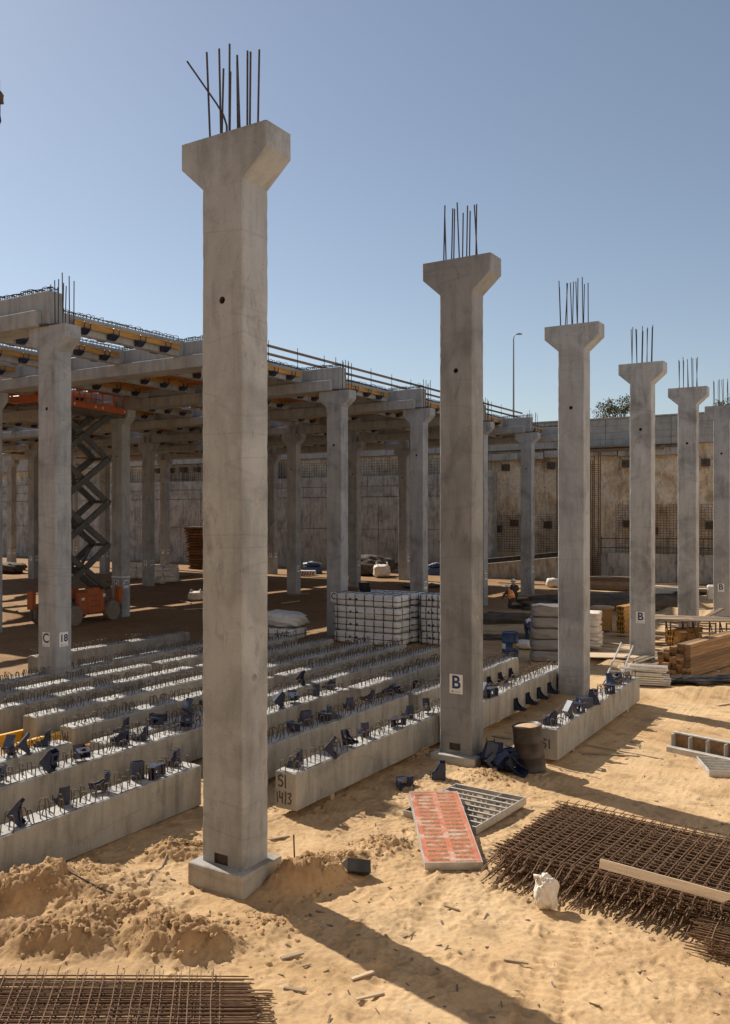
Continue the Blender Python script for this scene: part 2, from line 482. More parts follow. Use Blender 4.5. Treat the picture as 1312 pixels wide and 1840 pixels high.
def red_panel_mat():
    N = NT('orange_form_face')
    tc = N.n('ShaderNodeTexCoord'); sp = N.n('ShaderNodeSeparateXYZ'); N.l(tc.outputs['Object'], sp.inputs[0])
    def m(op, a, b=None):
        x = N.n('ShaderNodeMath', operation=op)
        for i, q in enumerate((a, b)):
            if q is None: continue
            if isinstance(q, (int, float)): x.inputs[i].default_value = q
            else: N.l(q, x.inputs[i])
        return x.outputs[0]
    X, Y = sp.outputs[0], sp.outputs[1]
    side = m('GREATER_THAN', X, 0.0)
    yy = m('ADD', Y, m('MULTIPLY', side, .06))
    row = m('PINGPONG', m('ADD', yy, 10.0), .065)
    bar = m('LESS_THAN', m('ABSOLUTE', m('SUBTRACT', row, .0325)), .0325)
    xa = m('ABSOLUTE', m('SUBTRACT', m('ABSOLUTE', X), .185))
    inx = m('LESS_THAN', xa, .145)
    v = N.coord(rnd=False)
    wear = N.ramp(N.noise(v, 7, 6, .75, .6), [(.40, 0.0), (.55, 1.0)])
    letters = N.ramp(N.noise(N.coord((60, 25, 1), rnd=False), 1.0, 2), [(.42, 0.0), (.46, 1.0)])
    # every other half-row only, so that the strips stand apart
    per = m('LESS_THAN', m('MODULO', m('ADD', yy, 10.0), .135), .075)
    mask = m('MULTIPLY', m('MULTIPLY', m('MULTIPLY', bar, inx), per), m('ADD', m('MULTIPLY', wear, .5), .42))
    base = N.ramp(N.noise(v, 4, 5, .6, .5), [(.3, (.40, .11, .055)), (.6, (.48, .17, .095)), (.8, (.50, .25, .16))])
    base = N.mix(N.ramp(N.noise(v, 2.2, 5, .7, 1.2), [(.47, 0.0), (.62, .8)]), base, (.52, .41, .33))
    lt = N.mix(letters, (.36, .22, .08), (.15, .09, .04))
    c = N.mix(mask, base, lt)
    return N.done(c, .5, N.bump(N.noise(v, 40, 3), .15, .004), spec=.4)
MAT['redp'] = red_panel_mat()

# ================================================================== GROUND
def axis(lo, a, b, hi, fine, g=1.07, mx=3.0):
    mid = list(np.arange(a, b, fine))
    up = []; s = fine; x = b
    while x < hi:
        up.append(x); s = min(s*g, mx); x += s
    up.append(hi)
    dn = []; s = fine; x = a
    while x > lo:
        s = min(s*g, mx); x -= s; dn.append(max(x, lo))
    return np.array(sorted(set(dn)) + mid + up)

def grid_object(name, X, Y, Z, mat):
    ny, nx = X.shape
    me = bpy.data.meshes.new(name)
    co = np.stack([X, Y, Z], -1).reshape(-1, 3)
    idx = np.arange(ny*nx).reshape(ny, nx)
    q = np.stack([idx[:-1, :-1], idx[:-1, 1:], idx[1:, 1:], idx[1:, :-1]], -1).reshape(-1, 4)
    me.vertices.add(len(co)); me.vertices.foreach_set('co', co.ravel().astype('f'))
    me.loops.add(q.size); me.loops.foreach_set('vertex_index', q.ravel().astype('i'))
    me.polygons.add(len(q))
    me.polygons.foreach_set('loop_start', np.arange(0, q.size, 4).astype('i'))
    me.polygons.foreach_set('loop_total', np.full(len(q), 4, 'i'))
    me.update(calc_edges=True)
    me.polygons.foreach_set('use_smooth', [True]*len(q))
    me.materials.append(mat)
    return inst(name, me)

xs = axis(-160, -10.8, -.4, 160, .024, 1.05)
ys = axis(-60, 5.2, 14.6, 180, .024, 1.05)
GX, GY = np.meshgrid(xs, ys)
GZ = gz_arr(GX, GY)
# footprints and scuffs trodden into the sand
_r = random.Random(77)
for i in range(1100):
    fx, fy = _r.uniform(-11.5, .8), _r.uniform(5.0, 16.8)
    a = _r.uniform(0, 6.28) if _r.random() < .4 else _r.gauss(2.2, .5)
    la, lb = _r.uniform(.07, .15), _r.uniform(.035, .06); dp = _r.uniform(.005, .018)
    i0, i1 = np.searchsorted(xs, (fx-.35, fx+.35)); j0, j1 = np.searchsorted(ys, (fy-.35, fy+.35))
    dx = GX[j0:j1, i0:i1]-fx; dy = GY[j0:j1, i0:i1]-fy
    u = (dx*math.cos(a)+dy*math.sin(a))/la; v = (-dx*math.sin(a)+dy*math.cos(a))/lb
    d = u*u+v*v
    GZ[j0:j1, i0:i1] += dp*(-np.exp(-d*d*.5) + .75*np.exp(-((np.sqrt(d)-1.45)/.35)**2)*(1+.5*u/1.5))
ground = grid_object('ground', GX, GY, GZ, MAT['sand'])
ground['kind'] = 'structure'
at = ground.data.attributes.new('spoil', 'FLOAT', 'POINT')  # heap mask for the browner earth and its painted shading
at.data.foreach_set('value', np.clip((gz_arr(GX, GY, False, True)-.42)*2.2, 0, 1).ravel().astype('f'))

# the street level behind the excavation
WY = 68.0
m = MB(); m.box(-150, 60, WY+1.2, 240, 11.9, 12.3)
o = m.build('upper_ground', MAT['sand']); o['kind'] = 'structure'

# ------------------------------------------------------------------ end wall of the pit
xr = np.arange(-112, 42, .35); zr = np.arange(-.5, 11.9, .35)
RX, RZ = np.meshgrid(xr, zr)
RY = WY + .75 + .22*fbm(RX*.5, RZ*.5, 4) + .10*fbm(RX*2.1, RZ*2.1, 3)
rock = grid_object('rock_face', RX, RY, RZ, MAT['rock']); rock['kind'] = 'structure'

yr = np.arange(-9, WY+1, .7); zr2 = np.arange(-.5, 12.2, .7)
QY, QZ = np.meshgrid(yr, zr2)
MAT['bounce_wall'] = concrete('bounce_wall_concrete', (.56, .52, .47), .9, 1.05, world=True, streak=.2, pits=False)
o = grid_object('rock_face', 5.5 + QZ*.06 + .25*fbm(QY*.5, QZ*.5, 3), QY, QZ, MAT['bounce_wall']); o['kind'] = 'structure'  # unseen side wall, added pale to bounce sunlight onto the columns
xr2 = np.arange(-112, 7.0, .7); QX, QZ = np.meshgrid(xr2, np.arange(-.5, 17.5, .7))
o = grid_object('rock_face', QX, -7.0 - QZ*.06 + .25*fbm(QX*.5+4, QZ*.5, 3), QZ, MAT['rock']); o['kind'] = 'structure'  # unseen back wall, added and raised to block sky light

def panel_mesh(name, w_, t_, h_, mat):
    m = MB(); m.box(0, w_, 0, t_, 0, h_); return m.mesh(name, mat, .012)

uw = thing('upper_wall', 'long board-marked grey concrete wall capping the top of the pit', 'wall', (0, 0, 0))
m = MB(); m.box(-110, 40, WY+.35, WY+.95, 10.42, 12.56); m.build('core', MAT['wallu'], uw)
pm = panel_mesh('board_panel', 4.97, .28, .52, MAT['wallu'])
for i in range(26):
    for k in range(4):
        inst('board_panel', pm, uw, (-90 + i*5.0, WY+.08 + (.012 if (i*7+k*3) % 5 == 0 else 0), 10.45+k*.53))
m = MB(); m.box(-110, 40, WY-.02, WY+1.0, 12.57, 12.68); m.build('coping', MAT['wallu'], uw, .01)

cp = thing('capping_beam', 'pale concrete capping beam under the upper wall', 'beam')
cm = panel_mesh('capping_segment', 5.9, .7, .55, MAT['wallc'])
for i in range(9):
    if i in (3, 6): continue
    inst('capping_segment', cm, cp, (-31 + i*6.0, WY+.0, 9.62 + (.10 if i % 2 else 0)))
m = MB(); m.box(-21.5, -16.2, WY-.55, WY+.1, 10.3, 10.42); m.box(-21.5, -15.5, WY-.35, WY+.1, 10.05, 10.2)
m.build('ledge_board', MAT['rail'], cp)

lin = thing('retaining_wall', 'grey cast concrete retaining wall of large panels behind the raised deck', 'wall')
m = MB(); m.box(-110, -31.0, WY-.15, WY+.35, -.2, 8.5); m.build('core', MAT['wallu'], lin)
rows = [(0, 3.72), (3.76, 2.9), (6.72, .92), (7.68, .9)]
for k, (z0, h) in enumerate(rows):
    wd = 2.4 if k < 2 else 3.6
    pm = panel_mesh('wall_panel', wd-.03, .2, h, MAT['wallc'])
    n = int(78/wd)
    for i in range(n):
        x0 = -31.0-(i+1)*wd
        if x0 < -108: break
        inst('wall_panel', pm, lin, (x0, WY-.33+((i*5+k*3) % 4)*.008, z0))
# tie holes
hm = MB(); hm.tube([(0, -.012, 0), (0, .012, 0)], .045, 8); hm = hm.mesh('tie_hole', MAT['grout'])
for i in range(56):
    for z in (1.2, 2.7, 4.5, 5.8, 7.2):
        if random.random() < .6: inst('tie_hole', hm, lin, (-32-i*1.2, WY-.335, z))

def bars_grid(x0, x1, z0, z1, y, dx, dz, r, seed=1, jag=.5):
    rd = random.Random(seed); m = MB()
    x = x0
    while x < x1:
        m.tube([(x, y, z0), (x+rd.uniform(-.03, .03), y+rd.uniform(-.05, .05), z1+rd.uniform(-jag, jag*.4))], r, 4, False); x += dx
    z = z0
    while z < z1-.1:
        m.tube([(x0, y-.02, z), ((x0+x1)/2, y-.02+rd.uniform(-.04, .04), z+rd.uniform(-.03, .03)), (x1, y-.02, z)], r, 4, False); z += dz
    return m
stuff(bars_grid(-92, -31.2, 8.5, 10.2, WY+.1, .28, .25, .016, 2, .3).build('starter_mesh', MAT['rebarg'], lin))
rmesh = thing('wall_rebar', 'rusty wall reinforcement mesh fixed against the bare rock face', 'rebar mesh')
for (a, b, z0, z1, sd) in ((-30.5, -26.2, 2.0, 5.2, 3), (-25.6, -21.8, 1.9, 5.4, 8), (-19.2, -14.0, 1.6, 6.1, 4), (-13.8, -6, 1.8, 6.0, 5), (-5.8, 8, 1.8, 6.2, 6)):
    stuff(bars_grid(a, b, z0, z1, WY+.18, .24, .2, .018, sd).build('mesh_panel', MAT['rebar'], rmesh))
# starter-bar cages over the lining
cgm = MB()
for i in range(9):
    for j in range(2): cgm.tube([(i*.2, j*.4, 0), (i*.2, j*.4, 2.6)], .02, 4)
for z in np.arange(.1, 1.3, .18): cgm.tube([(0, 0, z), (1.6, 0, z), (1.6, .4, z), (0, .4, z), (0, 0, z)], .014, 4)
cgm = cgm.mesh('starter_cage', MAT['rebard'])
for x in (-52.5, -37.8, -66, -84, -75):
    stuff(inst('starter_cage', cgm, lin, (x, WY-.3, 7.6)))

# ground-anchor heads on the rock
am = MB(); am.box(-.28, .28, -.2, .35, -.28, .28); am.tube([(0, -.2, 0), (.1, -.6, .1)], .06, 6); am.tube([(0, -.1, .1), (-.5, -.3, .55)], .03, 5)
am = am.mesh('anchor_head', MAT['mud'], .02)
ah = []
for x in (-28.6, -24.6, -18.5, -12.6, -9.6, -5.8, -2.3, 2): ah.append((x, 8.95+.25*math.sin(x)))
for x in (-29.3, -27.8, -24.9, -22.6, -18.4, -16.4, -12.3, -9.0, -6.2, -4.5, -1.0): ah.append((x, 4.1+.3*math.sin(x*2)))
for x, z in ah: tag(inst('ground_anchor', am, None, (x, WY+.45, z)), 'dark square ground anchor head bolted into the stained rock face', 'anchor', 'ground anchors in the rock face')
for i in range(8):
    tag(inst('ground_anchor', am, None, (-69+i*1.9, WY+.25, 9.85)), 'dark ground anchor head above the panelled retaining wall', 'anchor', 'ground anchors above the lining')

# low kicker wall in front of the rock
kw = thing('kicker_wall', 'low plain grey concrete wall at the foot of the rock face', 'wall')
pm = panel_mesh('wall_panel', 2.97, .35, 2.15, MAT['wallc'])
for i in range(10): inst('wall_panel', pm, kw, (-20.4+i*3.0, WY-.95, -.05))
m = MB(); m.box(-20.4, 9.6, WY-.58, WY+.2, -.1, 1.9); m.build('core', MAT['wallu'], kw)
for z in (1.6, 2.3):
    m = MB(); m.tube([(-20.2, WY-1.02, z+.9), (-8, WY-1.0, z+1.05), (4, WY-1.0, z+.95)], .03, 6); m.build('rail', MAT['rebard'], kw)
for i in range(9):
    m = MB(); m.tube([(-20+i*2.5, WY-.98, 2.0), (-20+i*2.5, WY-.98, 3.35)], .03, 6); m.build('rail_post', MAT['rebard'], kw)
rw = thing('ramp_wall', 'sloping concrete ramp wall with dark timber edge under the deck end', 'wall')
m = MB(); m.prism([(-31, -.1), (-20.9, -.1), (-20.9, 2.0), (-31, .85)], WY-4.6, WY-4.2, 'y'); m.build('wall', MAT['wallc'], rw, .02)
m = MB(); m.prism([(-31, .90), (-20.9, 2.05), (-20.9, 2.4), (-31, 1.25)], WY-4.9, WY-4.62, 'y'); m.build('timber_edge', MAT['black'], rw, .02)
m = MB(); m.prism([(-31, .7), (-20.9, 1.85), (-20.9, 1.99), (-31, .84)], WY-4.19, WY-1.0, 'y'); m.build('ramp_slab', MAT['wallu'], rw)

# wall pier and rebar cages
wp = thing('wall_pier', 'pale concrete pier with starter bars against the rock face', 'pier', (-29.6, WY-.9, 0))
m = MB(); m.box(-.45, .45, -.3, .9, 0, 8.7); m.build('shaft', MAT['wallc'], wp, .02)
for i in range(6):
    m = MB(); m.tube([(-.35+.14*i, 0, 8.7), (-.35+.14*i, 0, 10.3)], .02, 5); m.build('starter_bar', MAT['rebard'], wp)
for (cx, lab) in ((-20.3, 'tall rusty rebar cage standing before the rock face'), (-23.0, 'tall slim rebar cage standing beside the ramp wall')):
    cg = thing('rebar_cage', lab, 'rebar cage', (cx, WY-1.6, 0))
    for (a, b) in ((-.3, -.2), (.3, -.2), (-.3, .3), (.3, .3), (0, -.25)):
        m = MB(); m.tube([(a, b, 0), (a, b, 9.6 + a)], .045, 6); m.build('bar', MAT['rebar'], cg)
    m = MB()
    for z in np.arange(.3, 9, .16): m.tube([(-.33, -.25, z), (.33, -.25, z), (.33, .34, z), (-.33, .34, z), (-.33, -.25, z)], .016, 4, False)
    stuff(m.build('links', MAT['rebar'], cg))

# ================================================================== COLUMNS
CW, CD = .72, .54            # shaft
ZCB, ZCS, ZCT = 9.46, 9.81, 10.155
def column_mesh(name, mat, pocket=True):
    ov = .395; a = CW/2; b = CD/2; rd = random.Random(len(name))
    zs = [-.35] + list(np.arange(0.0, ZCB-.1, .11)) + [ZCB, ZCS, ZCT]
    m = MB(); vs = []; fs = []
    ch = [.015]*4
    for z in zs:
        hx = a + (ov if z > ZCB+.01 else 0)
        for q, (sx, sy) in enumerate(((-1, -1), (1, -1), (1, 1), (-1, 1))):
            c_ = .013 + (abs(rd.gauss(0, .004)) if rd.random() < .8 else rd.uniform(.006, .016))
            p1 = (sx*(hx-c_), sy*b, z); p2 = (sx*hx, sy*(b-c_), z)
            vs += [p2, p1] if q in (0, 2) else [p1, p2]
    n_ = 8
    for i in range(len(zs)-1):
        for k in range(n_): fs.append((i*n_+k, i*n_+(k+1) % n_, (i+1)*n_+(k+1) % n_, (i+1)*n_+k))
    fs.append(tuple(range(n_-1, -1, -1))); fs.append(tuple(range((len(zs)-1)*n_, len(zs)*n_)))
    m.add(vs, fs)
    me = m.mesh(name, [mat, MAT['grout']])
    o = inst('tmp', me)
    c = MB()
    c.tube([(0, -1, 7.9), (0, 1, 7.9)], .05, 16)
    if pocket: c.box(-.14, .10, -b-.1, -b+.05, .29, .43)
    co_ = inst('cut', c.mesh('cut', [mat, MAT['grout']]))
    co_.data.polygons.foreach_set('material_index', [1]*len(co_.data.polygons))
    md = o.modifiers.new('b', 'BOOLEAN'); md.object = co_; md.operation = 'DIFFERENCE'; md.solver = 'EXACT'
    dg = bpy.context.evaluated_depsgraph_get()
    res = bpy.data.meshes.new_from_object(o.evaluated_get(dg)); res.name = name
    bpy.data.objects.remove(o); bpy.data.objects.remove(co_)
    return res
COLM = column_mesh('shaft', MAT['col'])
COLMB = column_mesh('shaft_weathered', MAT['colb'], False)
COLMP = column_mesh('shaft_plain', MAT['col'], False)
COLMD = column_mesh('shaft_dark', MAT['cold'], True)

_txt = {}
def text_mesh(s, size, mat, bold=.0):
    k = (s, size, mat.name)
    if k in _txt: return _txt[k]
    cu = bpy.data.curves.new('t', 'FONT'); cu.body = s; cu.size = size; cu.align_x = 'CENTER'; cu.align_y = 'CENTER'
    cu.offset = bold; cu.extrude = .0015
    o = bpy.data.objects.new('t', cu); COL.objects.link(o)
    dg = bpy.context.evaluated_depsgraph_get(); dg.update()
    me = bpy.data.meshes.new_from_object(o.evaluated_get(dg)); bpy.data.objects.remove(o)
    me.materials.clear(); me.materials.append(mat)
    _txt[k] = me
    return me

sg = MB(); sg.box(-.145, .145, -.004, .004, -.195, .195); SIGNM = sg.mesh('sign_plate', MAT['sign'], .002)
lg = MB()
lg.prism([(-.10, -.165), (-.07, -.165), (-.055, -.14), (-.085, -.135)], -.0075, -.0042, 'y')
for i in range(6): lg.box(-.03+i*.022, -.015+i*.022, -.0075, -.0042, -.158, -.15)
LOGOM = lg.mesh('sign_emblem', MAT['ink'])

def sign(parent, txt, x, y, z, face='front', dx=0):
    ink = MAT['ink'] if txt in ('C', '18', '20', 'B') else MAT['inkk']
    rz = 0 if face == 'front' else R(90)
    s = inst('sign_plate', SIGNM, parent, (x, y, z), (0, 0, rz))
    s['label'] = "white sign plate lettered '%s'" % txt
    size = .36 if len(txt) == 1 else .27
    inst('lettering', text_mesh(txt, size, ink, .008), s, (0, -.0062, .025), (R(90), 0, 0))
    inst('emblem', LOGOM, s, (0, 0, 0))
    return s

def bar_mesh(L, r=.014):
    m = MB(); m.tube([(0, 0, -.02), (0, 0, L*.5), (0, 0, L)], r, 6); return m.mesh('rebar', MAT['rebard'])
BARS = [bar_mesh(l) for l in (.95, 1.05, 1.15, 1.25, 1.4)]

m = MB(); m.lathe([(.055, -.004), (.05, .003), (.03, .004), (.004, .002)], 12); PLUG = m.mesh('repair_plug', MAT['foot'])
def column(cx, cy, label, letters=(), barn=10, barx=(-.40, .36), seed=0, foot=None, weather=False, bent=False, barlen=None, z0=0.0, group=None):
    rd = random.Random(seed*13+5)
    t = thing('concrete_column', label, 'column', (cx, cy, z0), group=group)
    inst('shaft', COLMD if weather == 'dark' else COLMB if weather else (COLM if foot and foot[2] > .2 else COLMP), t)
    for (py_, pz_) in ((.02, 7.6), (-.02, 2.9), (.03, 5.2)):
        inst('repair_plug', PLUG, t, (CW/2, py_+rd.uniform(-.03, .03), pz_+rd.uniform(-.15, .15)), (0, R(90), 0))
    for i in range(barn):
        fx = barx[0] + (barx[1]-barx[0])*i/(barn-1) + rd.uniform(-.02, .02)
        fy = -.15 if i % 2 else .15
        inst('rebar', BARS[rd.choice(barlen or (0, 1, 2))], t, (fx, fy+rd.uniform(-.03, .03), ZCT), (rd.gauss(0, .018), rd.gauss(0, .022), 0))
    if bent:
        m = MB(); p = [(0.02, -.2, ZCT-.02), (0.02, -.2, ZCT+.12), (-.04, -.2, ZCT+.28), (-.16, -.2, ZCT+.46), (-.72, -.18, ZCT+1.2)]
        m.tube(p, .014, 6); m.build('bent_rebar', MAT['rebard'], t)
    if foot:
        fx, fy, top = foot
        m = MB(); m.box(-fx/2, fx/2, -fy/2, fy/2, -.35, top-z0); m.build('footing', MAT['foot'], t, .012)
    for (txt, face, dx, z) in letters:
        if face == 'front': sign(t, txt, dx, -CD/2-.005, z, face)
        else: sign(t, txt, CW/2+.005, dx, z, face)
    return t

BXS = [x + CW/2 for x in (-8.17, -8.0, -8.0, -7.93, -7.79, -7.65)]
BY = [y + CD/2 for y in (8.92, 15.74, 22.81, 29.8, 36.5, 43.4)]
column(BXS[0], BY[0], 'tall bare concrete column with one bent rebar on a clear square footing', (), 10, seed=1, foot=(.97, .84, .28), bent=True, barlen=(1, 2, 3))
column(BXS[1], BY[1], 'concrete column with B sign beside the black drum', (('B', 'front', .01, 1.62),), 10, seed=2, weather='dark', foot=(.98, .84, .21), barlen=(1, 2))
column(BXS[2], BY[2], 'concrete column without sign beside the grey shrink-wrapped pallet', (), 11, seed=3, foot=(.95, .8, .16), barlen=(2, 3))
column(BXS[3], BY[3], 'mottled concrete column with B sign before the yellow beam stack', (('B', 'front', 0, 1.55),), 10, seed=4, weather=True, foot=(.9, .75, .1), barlen=(2, 3))
column(BXS[4], BY[4], 'mottled concrete column behind the rusty scaffold frames', (), 10, seed=5, weather=True, foot=(.9, .75, .1), barlen=(2, 3))
column(BXS[5], BY[5], 'last bare concrete column of the B row before the kicker wall', (('B', 'front', -.02, 1.6),), 9, seed=6, foot=(.9, .75, .1), barlen=(2, 3))

ROWX = {'C': -20.4+CW/2, 'D': -33.25+CW/2, 'E': -46.1+CW/2, 'F': -58.7+CW/2, 'G': -71.3+CW/2}
LINEY = {n: 15.5 + (n-18)*7.15 + CD/2 for n in range(18, 25)}
seen = {('C', 18): 'deck column signed C and 18 at the corner of the raised deck',
        ('C', 20): 'deck column signed C and 20 beside the white wrapped bundles'}
for r_, x in ROWX.items():
    for n, y in LINEY.items():
        if r_ in 'EFG' and n < 21: pass
        lab = seen.get((r_, n))
        grp = None
        if not lab:
            lab = ('concrete column numbered %d carrying the open edge of the raised deck' % n) if r_ == 'C' else ('concrete column in row %s on line %d under the raised deck' % (r_, n))
            grp = 'deck columns of row %s' % r_
        lt = []
        if r_ == 'C':
            if n == 18: lt = [('C', 'front', -.02, 1.62), ('18', 'side', -.0, 1.62)]
            elif n == 20: lt = [('C', 'front', .0, 1.62), ('20', 'side', 0, 1.62)]
            else: lt = [('%d' % n, 'side', 0, 1.62)]
        else:
            lt = [(r_, 'front', 0, 1.62), ('%d' % n, 'side', 0, 1.62)]
        if (r_, n) in (('D', 22), ('D', 23), ('D', 24)): lt = lt[1:]
        column(x + (.2 if (r_, n) == ('C', 18) else 0), y, lab, lt, 9 if r_ == 'C' else 2, (-.05, .60) if r_ == 'C' else (-.2, .2), seed=n*7+ord(r_),
               barlen=(2, 3, 4) if r_ == 'C' else (0,), z0=0.0, group=grp)
        if (r_, n) == ('D', 20):
            m = MB(); m.box(-.368, .368, -.278, .278, 1.95, 2.0)
            tp = m.build('reflective_tape', MAT['sign'], None); tp.location = (x, y, 0)
            tp.parent = [o for o in COL.objects if o.name.startswith('concrete_column')][-1]; tp.location = (0, 0, 0)

# ================================================================== DECK
ZT = ZCT + .004
mats = [MAT['deck'], MAT['top']]
def main_beam_mesh(L):
    # along -X from 0 to -L; inverted T, ledge notched back at the ends
    m = MB()
    m.box(-L, 0, -.24, .24, .0, .97)
    m.box(-L+.75, -.30, -.46, -.243, .0, .43)
    m.box(-L+.75, -.30, .243, .46, .0, .43)
    return m.mesh('main_beam', MAT['deck'], .012)
def loop_row(L, seed, hh=.17, step=.1, wid=.3, r=.011, axis='x'):
    rd = random.Random(seed); m = MB(); t = .1
    while t < L-.1:
        h = hh*rd.uniform(.7, 1.15); a = rd.uniform(-.05, .05); s = rd.uniform(-.03, .03)
        q = [(t, -wid/2, -.02), (t+a*.5, -wid/2+.0, h*.8), (t+a, -wid/4, h), (t+a+s, wid/4, h), (t+s, wid/2, h*.8), (t+s, wid/2, -.02)]
        if axis == 'x': q = [(-p[0], p[1], p[2]) for p in q]
        else: q = [(p[1], p[0], p[2]) for p in q]
        m.tube(q, r, 4, False); t += step*rd.uniform(.75, 1.25)
    m.tube([(-.05, .05, hh*.6), (-L+.05, .03, hh*.65)] if axis == 'x' else [(.05, .05, hh*.6), (.03, L-.05, hh*.65)], r, 4)
    m.tube([(-.05, -.08, hh*.8), (-L+.05, -.1, hh*.7)] if axis == 'x' else [(-.08, .05, hh*.8), (-.1, L-.05, hh*.7)], r, 4)
    return m.mesh('top_stirrups', MAT['rebard'])
ML = 12.6 - .02
mbm = main_beam_mesh(ML)
mlo = [loop_row(ML, s) for s in (1, 2)]
ro = list('CDEFG')
for n, y in LINEY.items():
    for bi in range(4):
        x = ROWX[ro[bi]] + .26
        b = inst('main_beam', mbm, None, (x, y, ZT))
        if bi == 0: tag(b, 'deep concrete main beam whose open end rests on column C %d' % n, 'beam', 'main beams at the deck edge')
        else: tag(b, 'deep concrete main beam on line %d between column rows %s and %s' % (n, ro[bi], ro[bi+1]), 'beam', 'inner main beams of the deck')
        stuff(inst('top_stirrups', mlo[(n+bi) % 2], b, (0, 0, .97)))
        if bi == 0:
            m = MB(); m.box(-.28, .02, -.34, -.245, -.002, .05); m.box(.03, .3, -.25, .2, -.002, .045)
            m.build('bearing_pad', MAT['grout'], b)

# bracket: back plate on x=0, arm towards +x
def bracket_parts(w_=.2, h=.36, a=.34, box=False):
    P = {}
    m = MB(); m.box(-.012, .0, -w_/2, w_/2, 0, h); P['back_plate'] = m.mesh('back_plate', MAT['blue'], .003)
    poly = [(0, 0), (a, 0), (a, .055), (a*.62, .085), (a*.36, .16), (a*.2, .26), (.06, h), (0, h)]
    if box: poly = [(0, 0), (a, 0), (a, .09), (a*.75, .15), (a*.5, .26), (a*.38, h), (0, h)]
    m = MB(); m.prism(poly, -.005, .005, 'y'); P['gusset'] = m.mesh('gusset', MAT['blue'])
    m = MB()
    m.box(.0, .09, -w_/2, w_/2, -.01, 0); m.box(.22, a+.03, -w_/2, w_/2, -.01, 0)
    m.box(.09, .22, -w_/2, -w_/2+.05, -.01, 0); m.box(.09, .22, w_/2-.05, w_/2, -.01, 0)
    for s in (-1, 1):
        m.box(a+.018, a+.03, s*w_/2-.02 if s > 0 else -w_/2, w_/2 if s > 0 else -w_/2+.02, 0, .13)
        m.box(a-.07, a-.055, s*w_/2-.02 if s > 0 else -w_/2, w_/2 if s > 0 else -w_/2+.02, 0, .1)
    P['seat_plate'] = m.mesh('seat_plate', MAT['blue'])
    return P
BP = bracket_parts()
BPX = bracket_parts(.27, .38, .30, True)
m = MB()
for (a0, b0, a1, b1) in ((-.135, .135, .0, .055), (-.135, .135, .17, .225), (-.135, -.07, .055, .17), (.07, .135, .055, .17)): m.box(a1, b1, a0, b0, 0, .008)
BPX['top_plate'] = m.mesh('top_plate', MAT['blue'])
bj = MB()
for nm, off in (('back_plate', 0), ('gusset', -.095), ('gusset', .095), ('seat_plate', 0)):
    me = BP[nm]
    bj.add([(v.co.x, v.co.y+off, v.co.z) for v in me.vertices], [tuple(p.vertices) for p in me.polygons])
BRJ = bj.mesh('bracket', MAT['blue'])
# deck bracket: bulkier, wedge-shaped
m = MB()
m.prism([(0, -.14), (.12, -.14), (.3, .0), (.3, .03), (0, .03)], -.13, .13, 'y')
m.box(.27, .3, -.13, -.1, .03, .2); m.box(.27, .3, .1, .13, .03, .2); m.box(.03, .06, -.13, -.1, .03, .2); m.box(.03, .06, .1, .13, .03, .2)
DBR = m.mesh('bracket', MAT['blue'], .006)
dbl = MB()
def secondary_mesh(L):
    m = MB(); m.prism([(-.15, 0), (.15, 0), (.18, .54), (-.18, .54)], 0, L, 'y'); return m.mesh('secondary_beam', MAT['deck'], .012)
SL = 7.15 - .5
SBM = secondary_mesh(SL)
slo = [loop_row(SL, s, .16, .16, .22, .011, 'y') for s in (4, 5)]
bm_ = MB()
for s in (-1, 1):
    for k in range(5):
        y0 = 1.0 + k*1.15
        M0 = Matrix.Translation((s*.17, y0, .14)) @ Matrix.Rotation(0 if s > 0 else math.pi, 4, 'Z')
        bm_.M = M0
        bm_.add([tuple(v.co) for v in DBR.vertices], [tuple(p.vertices) for p in DBR.polygons])
BROW = bm_.mesh('brackets', MAT['blue'])
# yellow I-section formwork beam
def h20(L):
    m = MB()
    m.prism([(-.04, 0), (.04, 0), (.04, .04), (.014, .05), (.014, .15), (.04, .16), (.04, .2), (-.04, .2), (-.04, .16), (-.014, .15), (-.014, .05), (-.04, .04)], 0, L, 'y')
    return m.mesh('formwork_beam', MAT['yellow'])
H20 = h20(4.5); H20S = h20(2.6); H20T = h20(.9)
MAT['yellow_lit'] = simple('sunlit_yellow_timber', (.70, .38, .03), .6, .12, 5, dirt=(.4, .25, .06), dirt_amt=.2)  # brighter copy of the yellow timber, sunlight painted into its colour
H20Y = H20S.copy(); H20Y.materials[0] = MAT['yellow_lit']
ZS = ZT + .435
jm = MB(); jm.box(-1.3, 1.3, -.04, .04, -.16, 0); JM = jm.mesh('joist', MAT['joist'])
pm_ = MB(); pm_.box(-1.31, 1.31, 0, SL-.06, 0, .024); PLY = pm_.mesh('ply_sheet', MAT['ply'])
NOPLY = {('C', 18), ('D', 18), ('E', 18), ('E', 19), ('E', 20), ('F', 18), ('F', 19), ('F', 20)}
